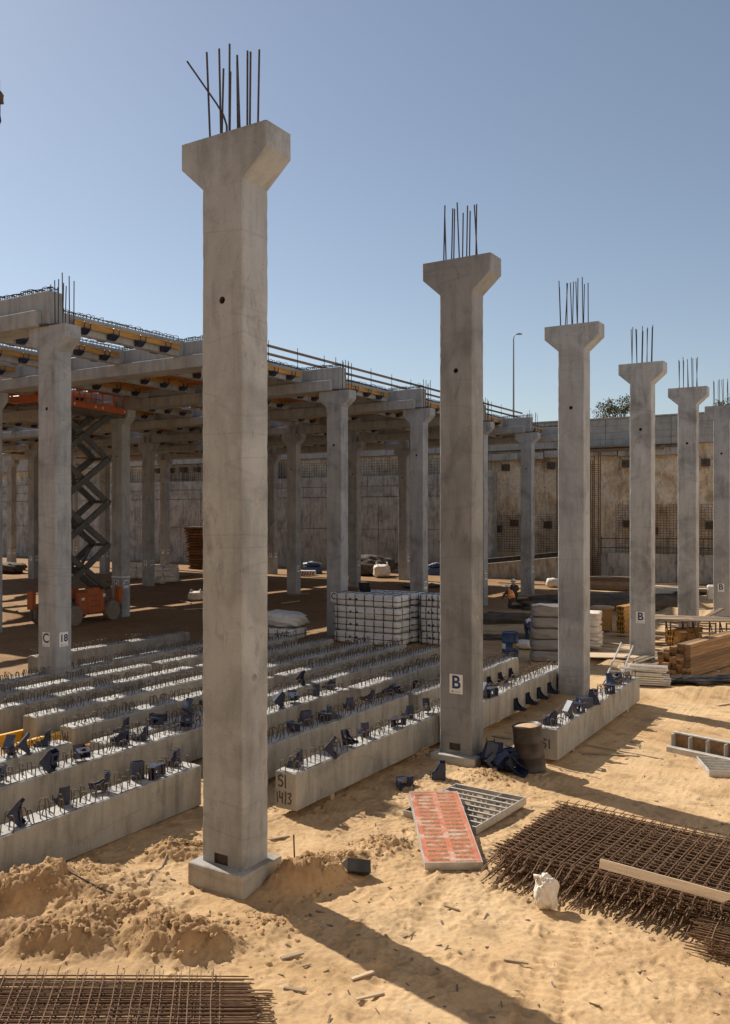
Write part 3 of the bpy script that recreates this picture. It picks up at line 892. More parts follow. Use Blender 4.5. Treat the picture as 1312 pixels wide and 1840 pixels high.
for bi in range(4):
    rname = ro[bi]
    for n in range(18, 24):
        y0 = LINEY[n] + .25
        for k in range(4):
            x = ROWX[rname] - 1.75 - 3.0*k
            b = inst('secondary_beam', SBM, None, (x, y0, ZS))
            near = (bi == 0 and n < 22) or (bi == 1 and n < 20)
            tag(b, 'slender bracketed secondary deck beam between column rows %s and %s' % (rname, ro[bi+1]), 'beam', 'secondary deck beams between rows %s and %s' % (rname, ro[bi+1]))
            stuff(inst('top_stirrups', slo[(n+k) % 2], b, (0, 0, .54)))
            if near:
                for s in (-1, 1):
                    for q in range(5):
                        inst('bracket', DBR, b, (s*.17, 1.0+q*1.15, .14), (0, 0, 0 if s > 0 else math.pi))
            else:
                stuff(inst('brackets', BROW, b))
            for s in (-1, 1):
                if not near and s < 0: continue
                hb = inst('formwork_beam', H20, None, (x+s*.335, y0+1.75, ZS+.173))
                tag(hb, 'yellow timber formwork beam lying on brackets along a deck beam', 'timber beam', 'formwork beams hung along the deck beams')
            if near and bi == 0:
                hb = inst('formwork_beam', H20T, None, (x+.335, y0+.35, ZS+.173))
                tag(hb, 'short yellow timber stub on the first bracket of a deck beam', 'timber beam', 'timber stubs at the deck beam ends')
            if (rname, n) not in NOPLY:
                sh = inst('formwork_sheet', PLY, None, (x-1.5, y0+.03, ZS+.473+.0))
                tag(sh, 'brown plywood formwork sheet laid between two deck beams', 'formwork', 'plywood sheets of the deck formwork')
                sh.location.z = ZS+.475
                if near:
                    for q in range(9):
                        j = inst('joist', JM, sh, (0, .4+q*.72, 0))
# black bundles hung under the deck
# guard rail on the far part of the deck
gr = thing('guard_rail', 'three brown timber guard rails with thin posts on the deck edge', 'railing', (-23.1, 26.6, ZT+.97))
for h in (.42, .78, 1.13):
    for k in range(5):
        y0 = k*6.9; m = MB(); m.box(-.02, .02, y0+.01, min(y0+6.95, 31.8), h-.06, h+.05)
        m.build('rail', MAT['rail'], gr, rot=(0, 0, 0))
for i in range(15):
    m = MB(); m.tube([(.035, .6+i*2.1, 0), (.035, .6+i*2.1, 1.35)], .014, 6); m.build('post', MAT['rebard'], gr)

# ================================================================== STREET ABOVE
def tree(px, pyb, z, width, height, label, seed):
    X = (px-CX)/FPX*z; x, y = X*CYAW - z*SY, X*SY + z*CYAW
    t = thing('tree', label, 'tree', (x, y, 12.25))
    rd = random.Random(seed)
    m = MB(); m.tube([(0, 0, -.1), (.1, 0, height*.3), (-.05, .1, height*.6)], [.22, .17, .1], 8)
    tips = []
    for i in range(13):
        a = rd.uniform(0, 6.28); r = width*rd.uniform(.18, .46); z1 = height*rd.uniform(.38, .95)
        tip = Vector((r*math.cos(a), r*math.sin(a), z1)); tips.append(tip)
        m.tube([(0, 0, height*rd.uniform(.25, .5)), tip*.55+Vector((0, 0, .25)), tip], [.09, .06, .025], 6)
    m.build('trunk', MAT['bark'], t)
    m = MB()
    for tip in tips:
        for c in range(7):
            cc = tip + Vector((rd.gauss(0, .5), rd.gauss(0, .5), rd.gauss(0, .32)))
            for k in range(38):
                p = cc + Vector((rd.gauss(0, .3), rd.gauss(0, .3), rd.gauss(0, .2)))
                q = Euler((rd.uniform(0, 6), rd.uniform(0, 6), rd.uniform(0, 6))).to_matrix(); s = rd.uniform(.07, .15)
                m.add([p + q @ Vector(v) for v in ((-s, 0, 0), (0, -s*.45, 0), (s, 0, 0), (0, s*.45, 0))], [(0, 1, 2, 3)])
    m.build('crown', MAT['leaf'], t)
tree(1118, 750, 92, 4.6, 5.0, 'bushy tree growing above the pit wall between two columns', 3)
tree(1208, 745, 96, 4.6, 3.6, 'low bushy tree top peeping over the pit wall', 9)
tree(1330, 740, 94, 4.5, 6.2, 'taller bushy tree above the pit wall at the far end of the B row', 12)
m = MB()
z = 86; X = (923-CX)/FPX*z
lp = thing('street_lamp', 'slim grey street lamp post rising above the pit wall', 'street lamp', (X*CYAW-z*SY, X*SY+z*CYAW, 12.25), (0, 0, R(31)))
m.tube([(0, 0, 0), (0, 0, 5), (0, 0, 10.2), (.05, 0, 10.5), (.2, 0, 10.68), (.4, 0, 10.7)], [.1, .085, .06, .05, .045, .04], 8)
m.build('pole', MAT['lamp'], lp)
m = MB(); m.prism([(.35, 10.62), (.85, 10.66), (.85, 10.72), (.6, 10.8), (.35, 10.76)], -.1, .1, 'y'); m.build('lamp_head', MAT['lamp'], lp, .01)
m = MB()
for a, b, c in ((0, 0, 1.6), (.5, .1, 1.3), (-.45, 0, 1.5), (.2, -.1, 1.7), (-.2, .1, 1.2)): m.tube([(0, 0, 0), (a*.4, b, c*.6), (a, b, c)], [.05, .03, .012], 5)
z = 84; X = (965-CX)/FPX*z
tag(m.build('bare_sapling', MAT['bark'], loc=(X*CYAW-z*SY, X*SY+z*CYAW, 12.25)), 'small bare leafless sapling above the pit wall beside the lamp post', 'sapling')

# ================================================================== STORED BEAMS
BW, BH = .44, .62
def stored_mesh(L):
    m = MB()
    m.prism([(-BW, 0), (0, 0), (0, BH-.02), (-.02, BH), (-BW+.02, BH), (-BW, BH-.02)], 0, L, 'y')
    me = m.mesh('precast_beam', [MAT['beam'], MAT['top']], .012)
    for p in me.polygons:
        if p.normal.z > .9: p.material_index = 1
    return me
_sb = {}
def hairpin(seed):
    rd = random.Random(seed); m = MB()
    for s in (-1, 1):
        cx = s*.10 + rd.uniform(-.03, .03); ww = rd.uniform(.04, .06); h = rd.uniform(.15, .21); yy = s*.045+rd.uniform(-.02, .02)
        lx = rd.uniform(-.03, .03); ly = rd.uniform(-.04, .04)
        pts = [(cx-ww, yy, -.03), (cx-ww+lx*.7, yy+ly*.7, h*.75), (cx-ww*.7+lx, yy+ly, h*.95), (cx+lx, yy+ly, h), (cx+ww*.7+lx, yy+ly, h*.95), (cx+ww+lx*.7, yy+ly*.7, h*.75), (cx+ww, yy, -.03)]
        m.tube(pts, .009, 5, False)
    return m.mesh('stirrup', MAT['rebarg'], smooth=True)
HP = [hairpin(i) for i in range(8)]
# rough crust of concrete on beam tops
def crust_mesh(L, seed):
    rd = random.Random(seed); n = int(L/.08)
    xs_ = np.linspace(-BW+.035, -.035, 7); ys_ = np.linspace(.03, L-.03, n)
    X, Y = np.meshgrid(xs_, ys_)
    Z = .012 + .014*fbm(X*9+seed*3.1, Y*9, 3)
    return X, Y, Z

def stroke_text(parent, strokes, loc, rot, size, mat, name='painted_mark'):
    """hand-sprayed strokes: polylines in a unit box, laid flat on the local XZ plane"""
    m = MB()
    for st in strokes:
        pts = [Vector((p[0]*size, 0, p[1]*size)) for p in st]
        for a, b in zip(pts[:-1], pts[1:]):
            d = (b-a); L = d.length
            if L < 1e-6: continue
            d /= L; nrm = Vector((-d.z, 0, d.x))*size*.07; e = d*size*.05
            q = [a-e+nrm, a-e-nrm, b+e-nrm, b+e+nrm]
            m.add([(p.x, -.003, p.z) for p in q]+[(p.x, -.0005, p.z) for p in q], [(0, 1, 2, 3), (4, 7, 6, 5), (0, 4, 5, 1), (1, 5, 6, 2), (2, 6, 7, 3), (3, 7, 4, 0)])
    return m.build(name, mat, parent, loc=loc, rot=rot)
GS = [(.5, .9), (.25, 1.0), (.05, .85), (.1, .6), (.4, .5), (.5, .3), (.35, .05), (.05, .1)]
GI = [(.0, 1.0), (.02, 0.0)]
def sh(st, dx, dz=0, k=1): return [(p[0]*k+dx, p[1]*k+dz) for p in st]
G1 = [(0, .9), (.04, 0)]
G4 = [[(.0, 1.0), (.0, .45), (.35, .45)], [(.3, .9), (.3, 0)]]
GSL = [(.06, 1.05), (.0, -.1)]
G3 = [(.0, .9), (.25, 1.0), (.35, .8), (.12, .55), (.36, .35), (.25, .02), (.0, .05)]
GU = [(0, 1), (.02, .25), (.2, .02), (.38, .25), (.4, 1)]

def stored_beam(xr, y0, y1, label, group=None, rz=0.0, dens=.165, hair=True, seed=0):
    L = round(y1-y0, 2)
    if L not in _sb: _sb[L] = stored_mesh(L)
    zz = max(gz(xr-.2, y0+.3), gz(xr-.2, y1-.3), gz(xr-.2, (y0+y1)/2))*.5 + .09
    b = inst('precast_beam', _sb[L], None, (xr, y0, zz), (0, 0, rz))
    tag(b, label, 'concrete beam', group)
    rd = random.Random(seed+int(abs(xr)*100))
    y = .08
    while y < L-.06:
        inst('stirrup', HP[rd.randrange(8)], b, (-BW/2+rd.uniform(-.02, .02), y, BH), (rd.gauss(0, .1), rd.gauss(0, .1), rd.gauss(0, .12)))
        y += dens*rd.uniform(.85, 1.15)
    X, Y, Z = crust_mesh(L, abs(xr)+y0)
    c = grid_object('rough_top', X, Y, Z+BH-.004, MAT['top']); c.parent = b
    # bearers under the beam
    for yy in (1.1, L-1.1):
        m = MB(); m.box(-BW+.02, -.02, yy-.06, yy+.06, -.14, -.002)
        br = m.build('bearer', MAT['plank'], None, .004, loc=(xr, y0, zz), rot=(0, 0, rz)); tag(br, 'timber bearer hidden under a stored precast beam', 'timber', 'bearers under the stored beams')
    return b

G_ST = 'precast beams in the storage rows'
LBL = 'precast concrete beam with stirrup loops lying in the storage rows by the deck'
sbeams = {}
def SB(key, *a, **k): sbeams[key] = stored_beam(*a, **k)
SB('S1', -10.2, 4.4, 11.2, 'bracket-strewn precast beam before the sand heaps, ending beside the bent-rebar column', rz=R(.6))
sbeams['S1'].scale = (1, 1, 1.1); sbeams['S1'].location.z -= .07
SB('T2', -12.08, 6.9, 13.6, 'bracket-strewn precast beam, second from the sand heaps')
SB('T3', -13.32, 4.6, 11.0, 'precast beam with two dropped brackets ending beside the SU beam')
SB('S2', -8.53, 11.58, 18.2, 'precast beam sprayed SI 14/3 on its end', rz=R(-.1))
SB('F1', -10.02, 11.6, 18.1, 'bracket-strewn precast beam beside the one sprayed SI 14/3')
SB('F2', -11.62, 14.1, 18.0, 'short precast beam with tumbled blue brackets behind the bent-rebar column')
SB('F3', -12.72, 11.25, 17.95, 'precast beam sprayed SU on its end, with blue bracket boxes on top')
SB('F4', -14.2, 11.75, 18.3, LBL, G_ST)
SB('F5', -15.5, 11.85, 18.4, LBL, G_ST)
SB('F6', -16.95, 9.6, 18.2, LBL, G_ST)
SB('F7', -18.3, 9.4, 17.9, LBL, G_ST)
SB('F8', -19.62, 9.2, 17.7, LBL, G_ST)
SB('R1', -8.07, 16.7, 23.45, 'precast beam with five brackets bolted to its side, ending at a column')
SB('R2', -9.85, 18.25, 24.6, 'precast beam with three brackets bolted to its side behind another')
SB('R3', -11.4, 18.2, 24.8, LBL, G_ST)
SB('R4', -12.75, 18.25, 25.0, LBL, G_ST)
SB('R5', -14.02, 18.6, 25.2, LBL, G_ST)
SB('R6', -15.2, 18.5, 25.0, LBL, G_ST)
SB('R7', -16.75, 18.45, 24.9, LBL, G_ST)
SB('R8', -18.2, 18.2, 24.8, LBL, G_ST)
SB('R9', -19.62, 18.0, 24.7, LBL, G_ST)
SB('R10', -22.2, 17.0, 23.6, LBL, G_ST)
SB('S4', -5.88, 16.75, 23.35, 'precast beam sprayed SI loaded with blue brackets beside the black drum', rz=R(.6))

# sprayed marks on the beam ends
stroke_text(sbeams['S2'], [sh(GS, 0, 1.5), sh(GI, .75, 1.5)], (-.38, 0, .06), (0, 0, 0), .2, MAT['spray'])
stroke_text(sbeams['S2'], [sh(G1, 0)] + [sh(q, .3) for q in G4] + [sh(GSL, .95), sh(G3, 1.25)], (-.40, 0, .10), (0, 0, 0), .18, MAT['spray'])
stroke_text(sbeams['S4'], [sh(GS, 0), sh(GI, .85)], (-.33, 0, .22), (0, 0, 0), .18, MAT['spray'])
stroke_text(sbeams['F3'], [sh(GS, 0), sh(GU, .75)], (-.38, 0, .24), (0, 0, 0), .19, MAT['spray'])
stroke_text(sbeams['F4'], [[(0, 1), (.25, 0), (.4, .8), (.6, 0), (.8, 1)]], (-.36, 0, .3), (0, 0, 0), .22, MAT['grout'])

# brackets bolted to beam sides (parts of those beams)
for q in range(5): inst('bracket', BRJ, sbeams['R1'], (.012, 3.2+q*.78, .10), (0, 0, 0), (.75, .75, .75))
for q in range(4): inst('bracket', BRJ, sbeams['R2'], (.012, 3.3+q*.78, .14), (0, 0, 0), (.75, .75, .75))
for q in range(3): inst('bracket', BRJ, sbeams['R3'], (.012, .8+q*.95, .2), (0, 0, 0), (.5, 1, .5))

# ------------------------------------------------------------------ loose brackets
def loose_bracket(loc, rot, label, group=None, s=.85):
    t = thing('formwork_bracket', label, 'bracket', loc, rot, group)
    t.scale = (s, s, s)
    if abs(loc[0]*37+loc[1]*91) % 1.0 < .6:
        inst('back_plate', BP['back_plate'], t); inst('gusset', BP['gusset'], t, (0, -.095, 0)); inst('gusset', BP['gusset'], t, (0, .095, 0)); inst('seat_plate', BP['seat_plate'], t)
        return t
    inst('back_plate', BPX['back_plate'], t); inst('gusset', BPX['gusset'], t, (0, -.128, 0)); inst('gusset', BPX['gusset'], t, (0, .128, 0))
    inst('seat_plate', BPX['seat_plate'], t)
    inst('top_plate', BPX['top_plate'], t, (.115, 0, .372), (0, R(58), 0))
    return t
# resting poses: rotation, lift so that it sits on its support
POSES = [((0, R(-90), 0), .012), ((R(90), 0, 0), .135), ((R(-90), 0, 0), .135), ((0, 0, 0), .01), ((0, R(40), 0), .20), ((0, R(-75), 0), .03)]
def on_beam(key, px, py, pose, rz, label, group='blue brackets strewn over the stored beams'):
    b = sbeams[key]
    x, y = gp(px, py, b.location.z+BH+.1)
    x = b.location.x - BW/2 - math.sin(b.rotation_euler.z)*(y-b.location.y) + max(-.06, min(.06, x-(b.location.x-BW/2)))
    rot, dz = POSES[pose]
    e = (Matrix.Rotation(rz, 4, 'Z') @ Euler(rot).to_matrix().to_4x4()).to_euler()
    return loose_bracket((x, y, b.location.z+BH*b.scale.z+dz*.74+.02), e, label, group, .74)
LB = 'blue steel bracket lying among stirrups on %s'
D = {'S1': 'the stored beam before the sand heaps', 'T2': 'the second stored beam from the sand heaps', 'T3': 'the beam next to the SU beam', 'S2': 'the beam sprayed SI 14/3',
     'F1': 'the beam beside the SI 14/3 one', 'F2': 'the short beam behind the bent-rebar column', 'F3': 'the beam sprayed SU', 'S4': 'the beam beside the black drum', 'R2': 'the side-bracketed beams', 'R4': 'the shaded stored beams', 'R1': 'the side-bracketed beams'}
spots = [
 ('S1', 8, 1478, 4, .6), ('S1', 100, 1440, 3, 2.9), ('S1', 160, 1412, 5, .9), ('S1', 218, 1392, 3, 2.6), ('S1', 243, 1385, 1, .7), ('S1', 292, 1368, 0, .3),
 ('T2', 15, 1402, 5, .4), ('T2', 86, 1378, 4, .3), ('T2', 148, 1358, 5, 2.8), ('T2', 226, 1330, 0, .2), ('T2', 266, 1322, 0, .5), ('T2', 345, 1302, 5, 2.2),
 ('T3', 36, 1358, 4, 2.0), ('T3', 57, 1352, 4, .9), ('T3', 118, 1338, 0, .6),
 ('F3', 208, 1304, 0, .4), ('F3', 255, 1290, 1, 2.8), ('F3', 270, 1298, 2, .5), ('F3', 320, 1278, 4, 1.6), ('F3', 352, 1262, 5, .2),
 ('S2', 547, 1370, 0, .3), ('S2', 587, 1352, 4, .5), ('S2', 622, 1332, 5, 2.9), ('S2', 654, 1316, 3, 2.5), ('S2', 702, 1296, 1, .4), ('S2', 737, 1284, 3, 2.6), ('S2', 762, 1272, 5, 2.2),
 ('F1', 515, 1308, 2, .3), ('F1', 552, 1296, 3, 2.6), ('F1', 572, 1290, 1, 1.9), ('F1', 590, 1284, 3, 1.0), ('F1', 622, 1268, 3, 2.5), ('F1', 660, 1255, 5, .7), ('F1', 692, 1240, 0, .2),
 ('F2', 492, 1265, 4, .8), ('F2', 522, 1254, 5, 2.4), ('F2', 570, 1244, 3, 2.8), ('F2', 600, 1232, 0, .2),
 ('R4', 533, 1224, 4, .2),
 ('S4', 1006, 1294, 0, .4), ('S4', 1030, 1286, 4, 1.2), ('S4', 1045, 1276, 2, .6), ('S4', 1052, 1266, 1, 2.5), ('S4', 1062, 1258, 3, .3), ('S4', 1074, 1254, 5, 1.8), ('S4', 1090, 1240, 2, .2), ('S4', 1104, 1232, 4, 2.4), ('S4', 1118, 1222, 0, .8),
 ('R1', 870, 1262, 5, .4), ('R1', 888, 1252, 4, 1.4), ('R1', 900, 1246, 1, .3), ('R2', 880, 1215, 0, 1.3)]
for k, px, py, pose, rz in spots:
    on_beam(k, px, py, pose, rz, LB % D[k], 'blue brackets on %s' % D[k])
# lone ones on the sand and on the beam side at the left
p = on(800, 1402, .01); loose_bracket(p, (0, 0, R(205)), 'single blue bracket standing on the sand behind the orange panel')
p = on(713, 1412, .10); loose_bracket(p, (R(90), 0, R(40)), 'single blue bracket lying on the sand near the SI 14/3 beam')
x, y = gp(20, 1322, .3); loose_bracket((-16.93, 10.35, .16), (0, 0, 0), 'dark blue bracket hooked on a stored beam side beside yellow timber')
# pile by the drum
rd = random.Random(3)
for i in range(16):
    a = rd.uniform(0, 6.28); r = .36*math.sqrt(rd.random()); lv = i // 9
    x, y = gp(903, 1385); x += r*math.cos(a)*1.1; y += r*math.sin(a)*.8
    loose_bracket((x, y, gz(x, y)+.07+lv*.14+rd.uniform(0, .05)), (rd.choice((R(90), R(-90), 0, .6))+rd.uniform(-.4, .4), rd.uniform(-1.4, .6), rd.uniform(0, 6.28)), 'blue bracket in the heap between the B column and the black drum', 'heap of blue brackets by the drum', .85)

# yellow timbers between the left beams
for (x, y, L_, rz) in ((-15.58, 11.15, 1.7, R(2)), (-14.32, 11.2, 1.3, R(1)), (-16.45, 11.1, 1.2, R(-2))):
    o = inst('formwork_beam', H20S, None, (x+.42, y, .18), (0, 0, rz), (1.1, L_/2.6, 1.2))
    tag(o, 'bright yellow formwork beam tucked between stored concrete beams', 'timber beam', 'yellow beams among the stored beams'); o.data = H20Y
    m = MB(); m.box(-.09, .09, .15, .3, -.18, -.003); m.box(-.09, .09, L_*.7, L_*.7+.15, -.18, -.003)
    m.build('support_block', MAT['yellow_lit'], o)

# ================================================================== FOREGROUND
# --- grid panel
gc = Vector((*gp(842, 1452), 0)); gc.z = gz(gc.x, gc.y)
gpn = thing('formwork_grid_panel', 'grey metal formwork panel lying ribs up under the orange panel', 'formwork panel', (-6.28, 13.32, gz(-6.28, 13.3)+.035), (R(2.0), R(-1.5), R(-7)))
PXW, PYW, PH = 1.42, 1.62, .125
for (nm, b) in (('frame_side', (-PXW/2, PXW/2, -PYW/2, -PYW/2+.022, 0, PH)), ('frame_side', (-PXW/2, PXW/2, PYW/2-.022, PYW/2, 0, PH)),
                ('frame_side', (-PXW/2, -PXW/2+.022, -PYW/2+.024, PYW/2-.024, 0, PH)), ('frame_side', (PXW/2-.022, PXW/2, -PYW/2+.024, PYW/2-.024, 0, PH))):
    m = MB(); m.box(*b); m.build(nm, MAT['alu'], gpn, .003)
m = MB(); m.box(-PXW/2+.024, PXW/2-.024, -PYW/2+.024, PYW/2-.024, .004, .02); m.build('face_sheet', MAT['rail'], gpn)
def rib_mesh(L):
    # web with a row of slots and holes: built as strips round the openings, capped by a flange
    m = MB(); z0, z1, z2, z3 = .021, .045, .085, .112
    m.box(-L/2, L/2, -.005, .005, z0, z1); m.box(-L/2, L/2, -.005, .005, z2, z3)
    x = -L/2; holes = []
    k = 0
    while x < L/2-.16:
        wd = .03 if k % 4 else .12
        holes.append((x+.06, x+.06+wd)); x += wd+.07; k += 1
    px_ = -L/2
    for a, b in holes:
        m.box(px_, a, -.005, .005, z1, z2); px_ = b
    m.box(px_, L/2, -.005, .005, z1, z2)
    m.box(-L/2, L/2, -.02, .02, z3, z3+.008)
    return m.mesh('rib', MAT['alu'])
RM = rib_mesh(PXW-.05)
for i in range(7): inst('rib', RM, gpn, (0, -PYW/2+.2+i*.2, 0))
m = MB(); m.box(-.006, .006, PYW/2-.40, PYW/2-.03, .02, .118); m.build('cross_rib', MAT['alu'], gpn, loc=(.25, 0, 0))

# --- orange-faced panel leaning on it
A = Vector((*gp(735, 1424, .30), .30)); B_ = Vector((*gp(822, 1420, .30), .30)); C_ = Vector((*gp(868, 1551, .10), .10)); Dd = Vector((*gp(764, 1549, .10), .10))
ctr = (A+B_+C_+Dd)/4; yv = ((A+B_)-(C_+Dd)).normalized(); xv = ((B_+C_)-(A+Dd)); xv = (xv - yv*xv.dot(yv)).normalized(); zv = xv.cross(yv)
Lp = ((A+B_)-(C_+Dd)).length/2; Wp = ((B_-A).length+(C_-Dd).length)/2
op = thing('orange_form_panel', 'orange-red printed formwork panel leaning on the grey metal panel', 'formwork panel')
op.matrix_world = Matrix((( *[xv.x, yv.x, zv.x], ctr.x), (xv.y, yv.y, zv.y, ctr.y), (xv.z, yv.z, zv.z, ctr.z), (0, 0, 0, 1)))
m = MB(); m.box(-Wp/2+.012, Wp/2-.012, -Lp/2+.012, Lp/2-.012, -.018, 0); m.build('printed_face', MAT['redp'], op)
for b in ((-Wp/2, -Wp/2+.012, -Lp/2, Lp/2), (Wp/2-.012, Wp/2, -Lp/2, Lp/2)):
    m = MB(); m.box(*b, -.11, .002); m.build('frame_side', MAT['alu'], op)
for b in ((-Lp/2, -Lp/2+.012), (Lp/2-.012, Lp/2)):
    m = MB(); m.box(-Wp/2+.013, Wp/2-.013, *b, -.11, .002); m.build('frame_side', MAT['alu'], op)
for i in range(5):
    m = MB(); m.box(-Wp/2+.013, Wp/2-.013, -.01, .01, -.1, -.019); m.build('rib', MAT['alu'], op, loc=(0, -Lp/2+.4+i*.38, 0))

# --- rebar mats, right
def mat_parts(name, root, LX, LY, sx, sy, r, mat, over_y=.3, over_x=.15, seed=0, joined=True, droop=0.0, keepx=None, ztop=0):
    rd = random.Random(seed)
    def longbar(y):
        z = rd.uniform(-.004, .004)
        return [(-over_x*rd.uniform(.3, 1), y, 0), (LX*.3, y+rd.uniform(-.015, .015), z), (LX*.7, y+rd.uniform(-.015, .015), z), (LX+over_x, y, 0)]
    def crossbar(x):
        e = over_y*rd.uniform(.75, 1.12); dx = rd.gauss(0, .016)
        if keepx and x > keepx: e = .06
        return [(x+dx, -e, -droop*rd.uniform(.6, 1.2)+r*2), (x+dx*.3, -.02, r*1.9), (x+rd.uniform(-.02, .02), LY*.5, r*1.9), (x, LY+.12*rd.uniform(.3, 1), r*1.9)]
    ysl = [i*sy + rd.uniform(-.012, .012) for i in range(int(LY/sy)+1)]
    xsl = [i*sx + rd.uniform(-.015, .015) for i in range(int(LX/sx)+1)]
    if joined:
        m = MB()
        for y in ysl: m.tube(longbar(y), r, 4)
        for x in xsl: m.tube(crossbar(x), r, 4)
        return m
    for y in ysl:
        m = MB(); m.tube(longbar(y), r, 6); m.build('long_bar', mat, root)
    for x in xsl:
        m = MB(); m.tube(crossbar(x), r, 6); m.build('cross_bar', mat, root)
NL = 11
zg = gz(-3.2, 12.0)
for k in range(NL):
    top = k == NL-1
    ox = random.uniform(-.07, .07); oy = random.uniform(-.06, .06)
    loc = (-4.84+ox, 11.2+oy, zg+.02+k*.036)
    if top:
        t = thing('rebar_mat', 'topmost rusty rebar mat of the stack beside the orange panel', 'rebar mat', loc, (0, 0, R(-4)))
        mat_parts('m', t, 6.0, 2.35, .155, .115, .0075, MAT['rebar'], .16, .15, 50, False, .015, 2.75)
    else:
        m = mat_parts('m', None, 6.0, 2.35, .155, .115, .0075, MAT['rebar'], .14+.028*(NL-k), .16, k, True, min(.012+.034*k*.3, .06), 2.75)
        o = m.build('rebar_mat', MAT['rebar'], loc=loc, rot=(0, 0, R(-4)+random.uniform(-.006, .006)))
        tag(o, 'rusty rebar mat buried in the stack beside the orange panel', 'rebar mat', 'rebar mats under the top one beside the orange panel')
# second stack whose long bars stick out at the right
for k in range(7):
    m = mat_parts('m', None, 4.0, .55, .3, .07, .0075, MAT['rebar'], .04, .3, 90+k, True, 0)
    o = m.build('rebar_mat', MAT['rebar'], loc=(-1.85+random.uniform(-.05, .05), 10.36+random.uniform(-.05, .05), zg+.02+k*.034))
    tag(o, 'narrow rusty rebar mat stacked under the loose plank', 'rebar mat', 'narrow rebar mats beneath the plank')
pa = Vector((*gp(1078, 1552, .53), zg+.50)); pb = Vector((*gp(1318, 1618, .53), zg+.50))
d = (pb-pa); L = d.length
m = MB(); m.prism([(0, -.02), (L*.93, -.02), (L, .06), (L, .10), (0, .10)], -.02, .02, 'y')
tag(m.build('plank', MAT['plank'], None, .004, loc=(pa.x, pa.y, pa.z-.02), rot=(R(-18), 0, math.atan2(d.y, d.x))), 'long grey timber plank on edge across the rusty rebar mats', 'plank')

# --- rebar mats, lower left: origin at the right-hand back corner, long bars run to -x
lrz = math.atan2(SY, CYAW) + R(9)
for k in range(7):
    top = k == 6
    lx, ly = gp(450, 1752, .2)
    loc = (lx+random.uniform(-.04, .04), ly+random.uniform(-.04, .04), .03+k*.03+gz(lx, ly))
    def mats_left(root, seed, joined):
        rd = random.Random(seed)
        M_ = MB(); ex = rd.uniform(-.05, .05) if k > 1 else .22
        for i in range(15):
            y = -i*.078 + rd.uniform(-.012, .012)
            pth = [(ex+rd.uniform(-.03, .03), y, 0), (-1.5, y+rd.uniform(-.01, .01), rd.uniform(-.003, .003)), (-3.2, y, 0)]
            if joined: M_.tube(pth, .0068, 4)
            else: q = MB(); q.tube(pth, .0068, 6); q.build('long_bar', MAT['rebar'], root)
        for i in range(15):
            x = -.36-i*.19 + rd.uniform(-.02, .02)
            pth = [(x, -1.25, .017), (x+rd.uniform(-.01, .01), -.5, .017), (x+rd.uniform(-.015, .015), rd.uniform(.05, .16), .018+.03*rd.random())]
            if joined: M_.tube(pth, .0062, 4)
            else: q = MB(); q.tube(pth, .0062, 6); q.build('cross_bar', MAT['rebar'], root)
        return M_
    rot = (0, R(5), lrz+random.uniform(-.01, .01))
    if top:
        t = thing('rebar_mat', 'topmost rusty rebar mat lying before the sand heaps', 'rebar mat', loc, rot)
        mats_left(t, 5, False)
    else:
        o = mats_left(None, 20+k, True).build('rebar_mat', MAT['rebar'], loc=loc, rot=rot)
        tag(o, 'rusty rebar mat under the top one before the sand heaps', 'rebar mat', 'rebar mats stacked before the sand heaps')

# --- sacks and crumpled things
def blob(name, sx, sy, sz, mat, seed, amp=.12, e=.55, n=28, flat=True, freq=2.2, parent=None):
    """rounded-box body with crumples, base at z=0"""
    rs = np.random.RandomState(seed)
    vs = []; fs = []
    rows_ = n//2
    for i in range(rows_+1):
        th = math.pi*i/rows_
        for j in range(n):
            ph = 2*math.pi*j/n
            def p(v): return math.copysign(abs(v)**e, v)
            x = p(math.sin(th))*p(math.cos(ph)); y = p(math.sin(th))*p(math.sin(ph)); z = p(math.cos(th))
            vs.append([x, y, z])
    V = np.array(vs)
    k = 1 + amp*fbm(V[:, 0]*freq+seed+V[:, 2]*1.3, V[:, 1]*freq-seed+V[:, 2]*1.7, 4) - amp*.6*np.abs(fbm(V[:, 0]*freq*2+V[:, 2]*3+seed, V[:, 1]*freq*2-V[:, 2]*2, 3))
    V = V*k[:, None]
    V = V*np.array([sx/2, sy/2, sz/2]); V[:, 2] += sz/2
    if flat: V[:, 2] = np.maximum(V[:, 2], 0.0)
    for i in range(rows_):
        for j in range(n):
            j2 = (j+1) % n
            fs.append((i*n+j, (i+1)*n+j, (i+1)*n+j2, i*n+j2))
    m = MB(); m.v = [tuple(q) for q in V]; m.f = fs; m.mi = [0]*len(fs)
    return m.build(name, mat, parent, smooth=True)
p = on(1010, 1606)
ws = thing('white_sack', 'torn white sack slumped against the front of the rusty rebar mats', 'sack', (p.x-.02, p.y-.58, p.z), (R(-14), R(8), R(35)))
b = blob('bag_body', .27, .2, .40, MAT['bag'], 17, .36, .75, 64, parent=ws, freq=1.9)
m = MB(); m.tube([(-.02, 0, .33), (-.10, .0, .38), (-.17, .02, .37)], [.05, .02, .03], 8); m.build('twisted_neck', MAT['bag'], ws, smooth=True)

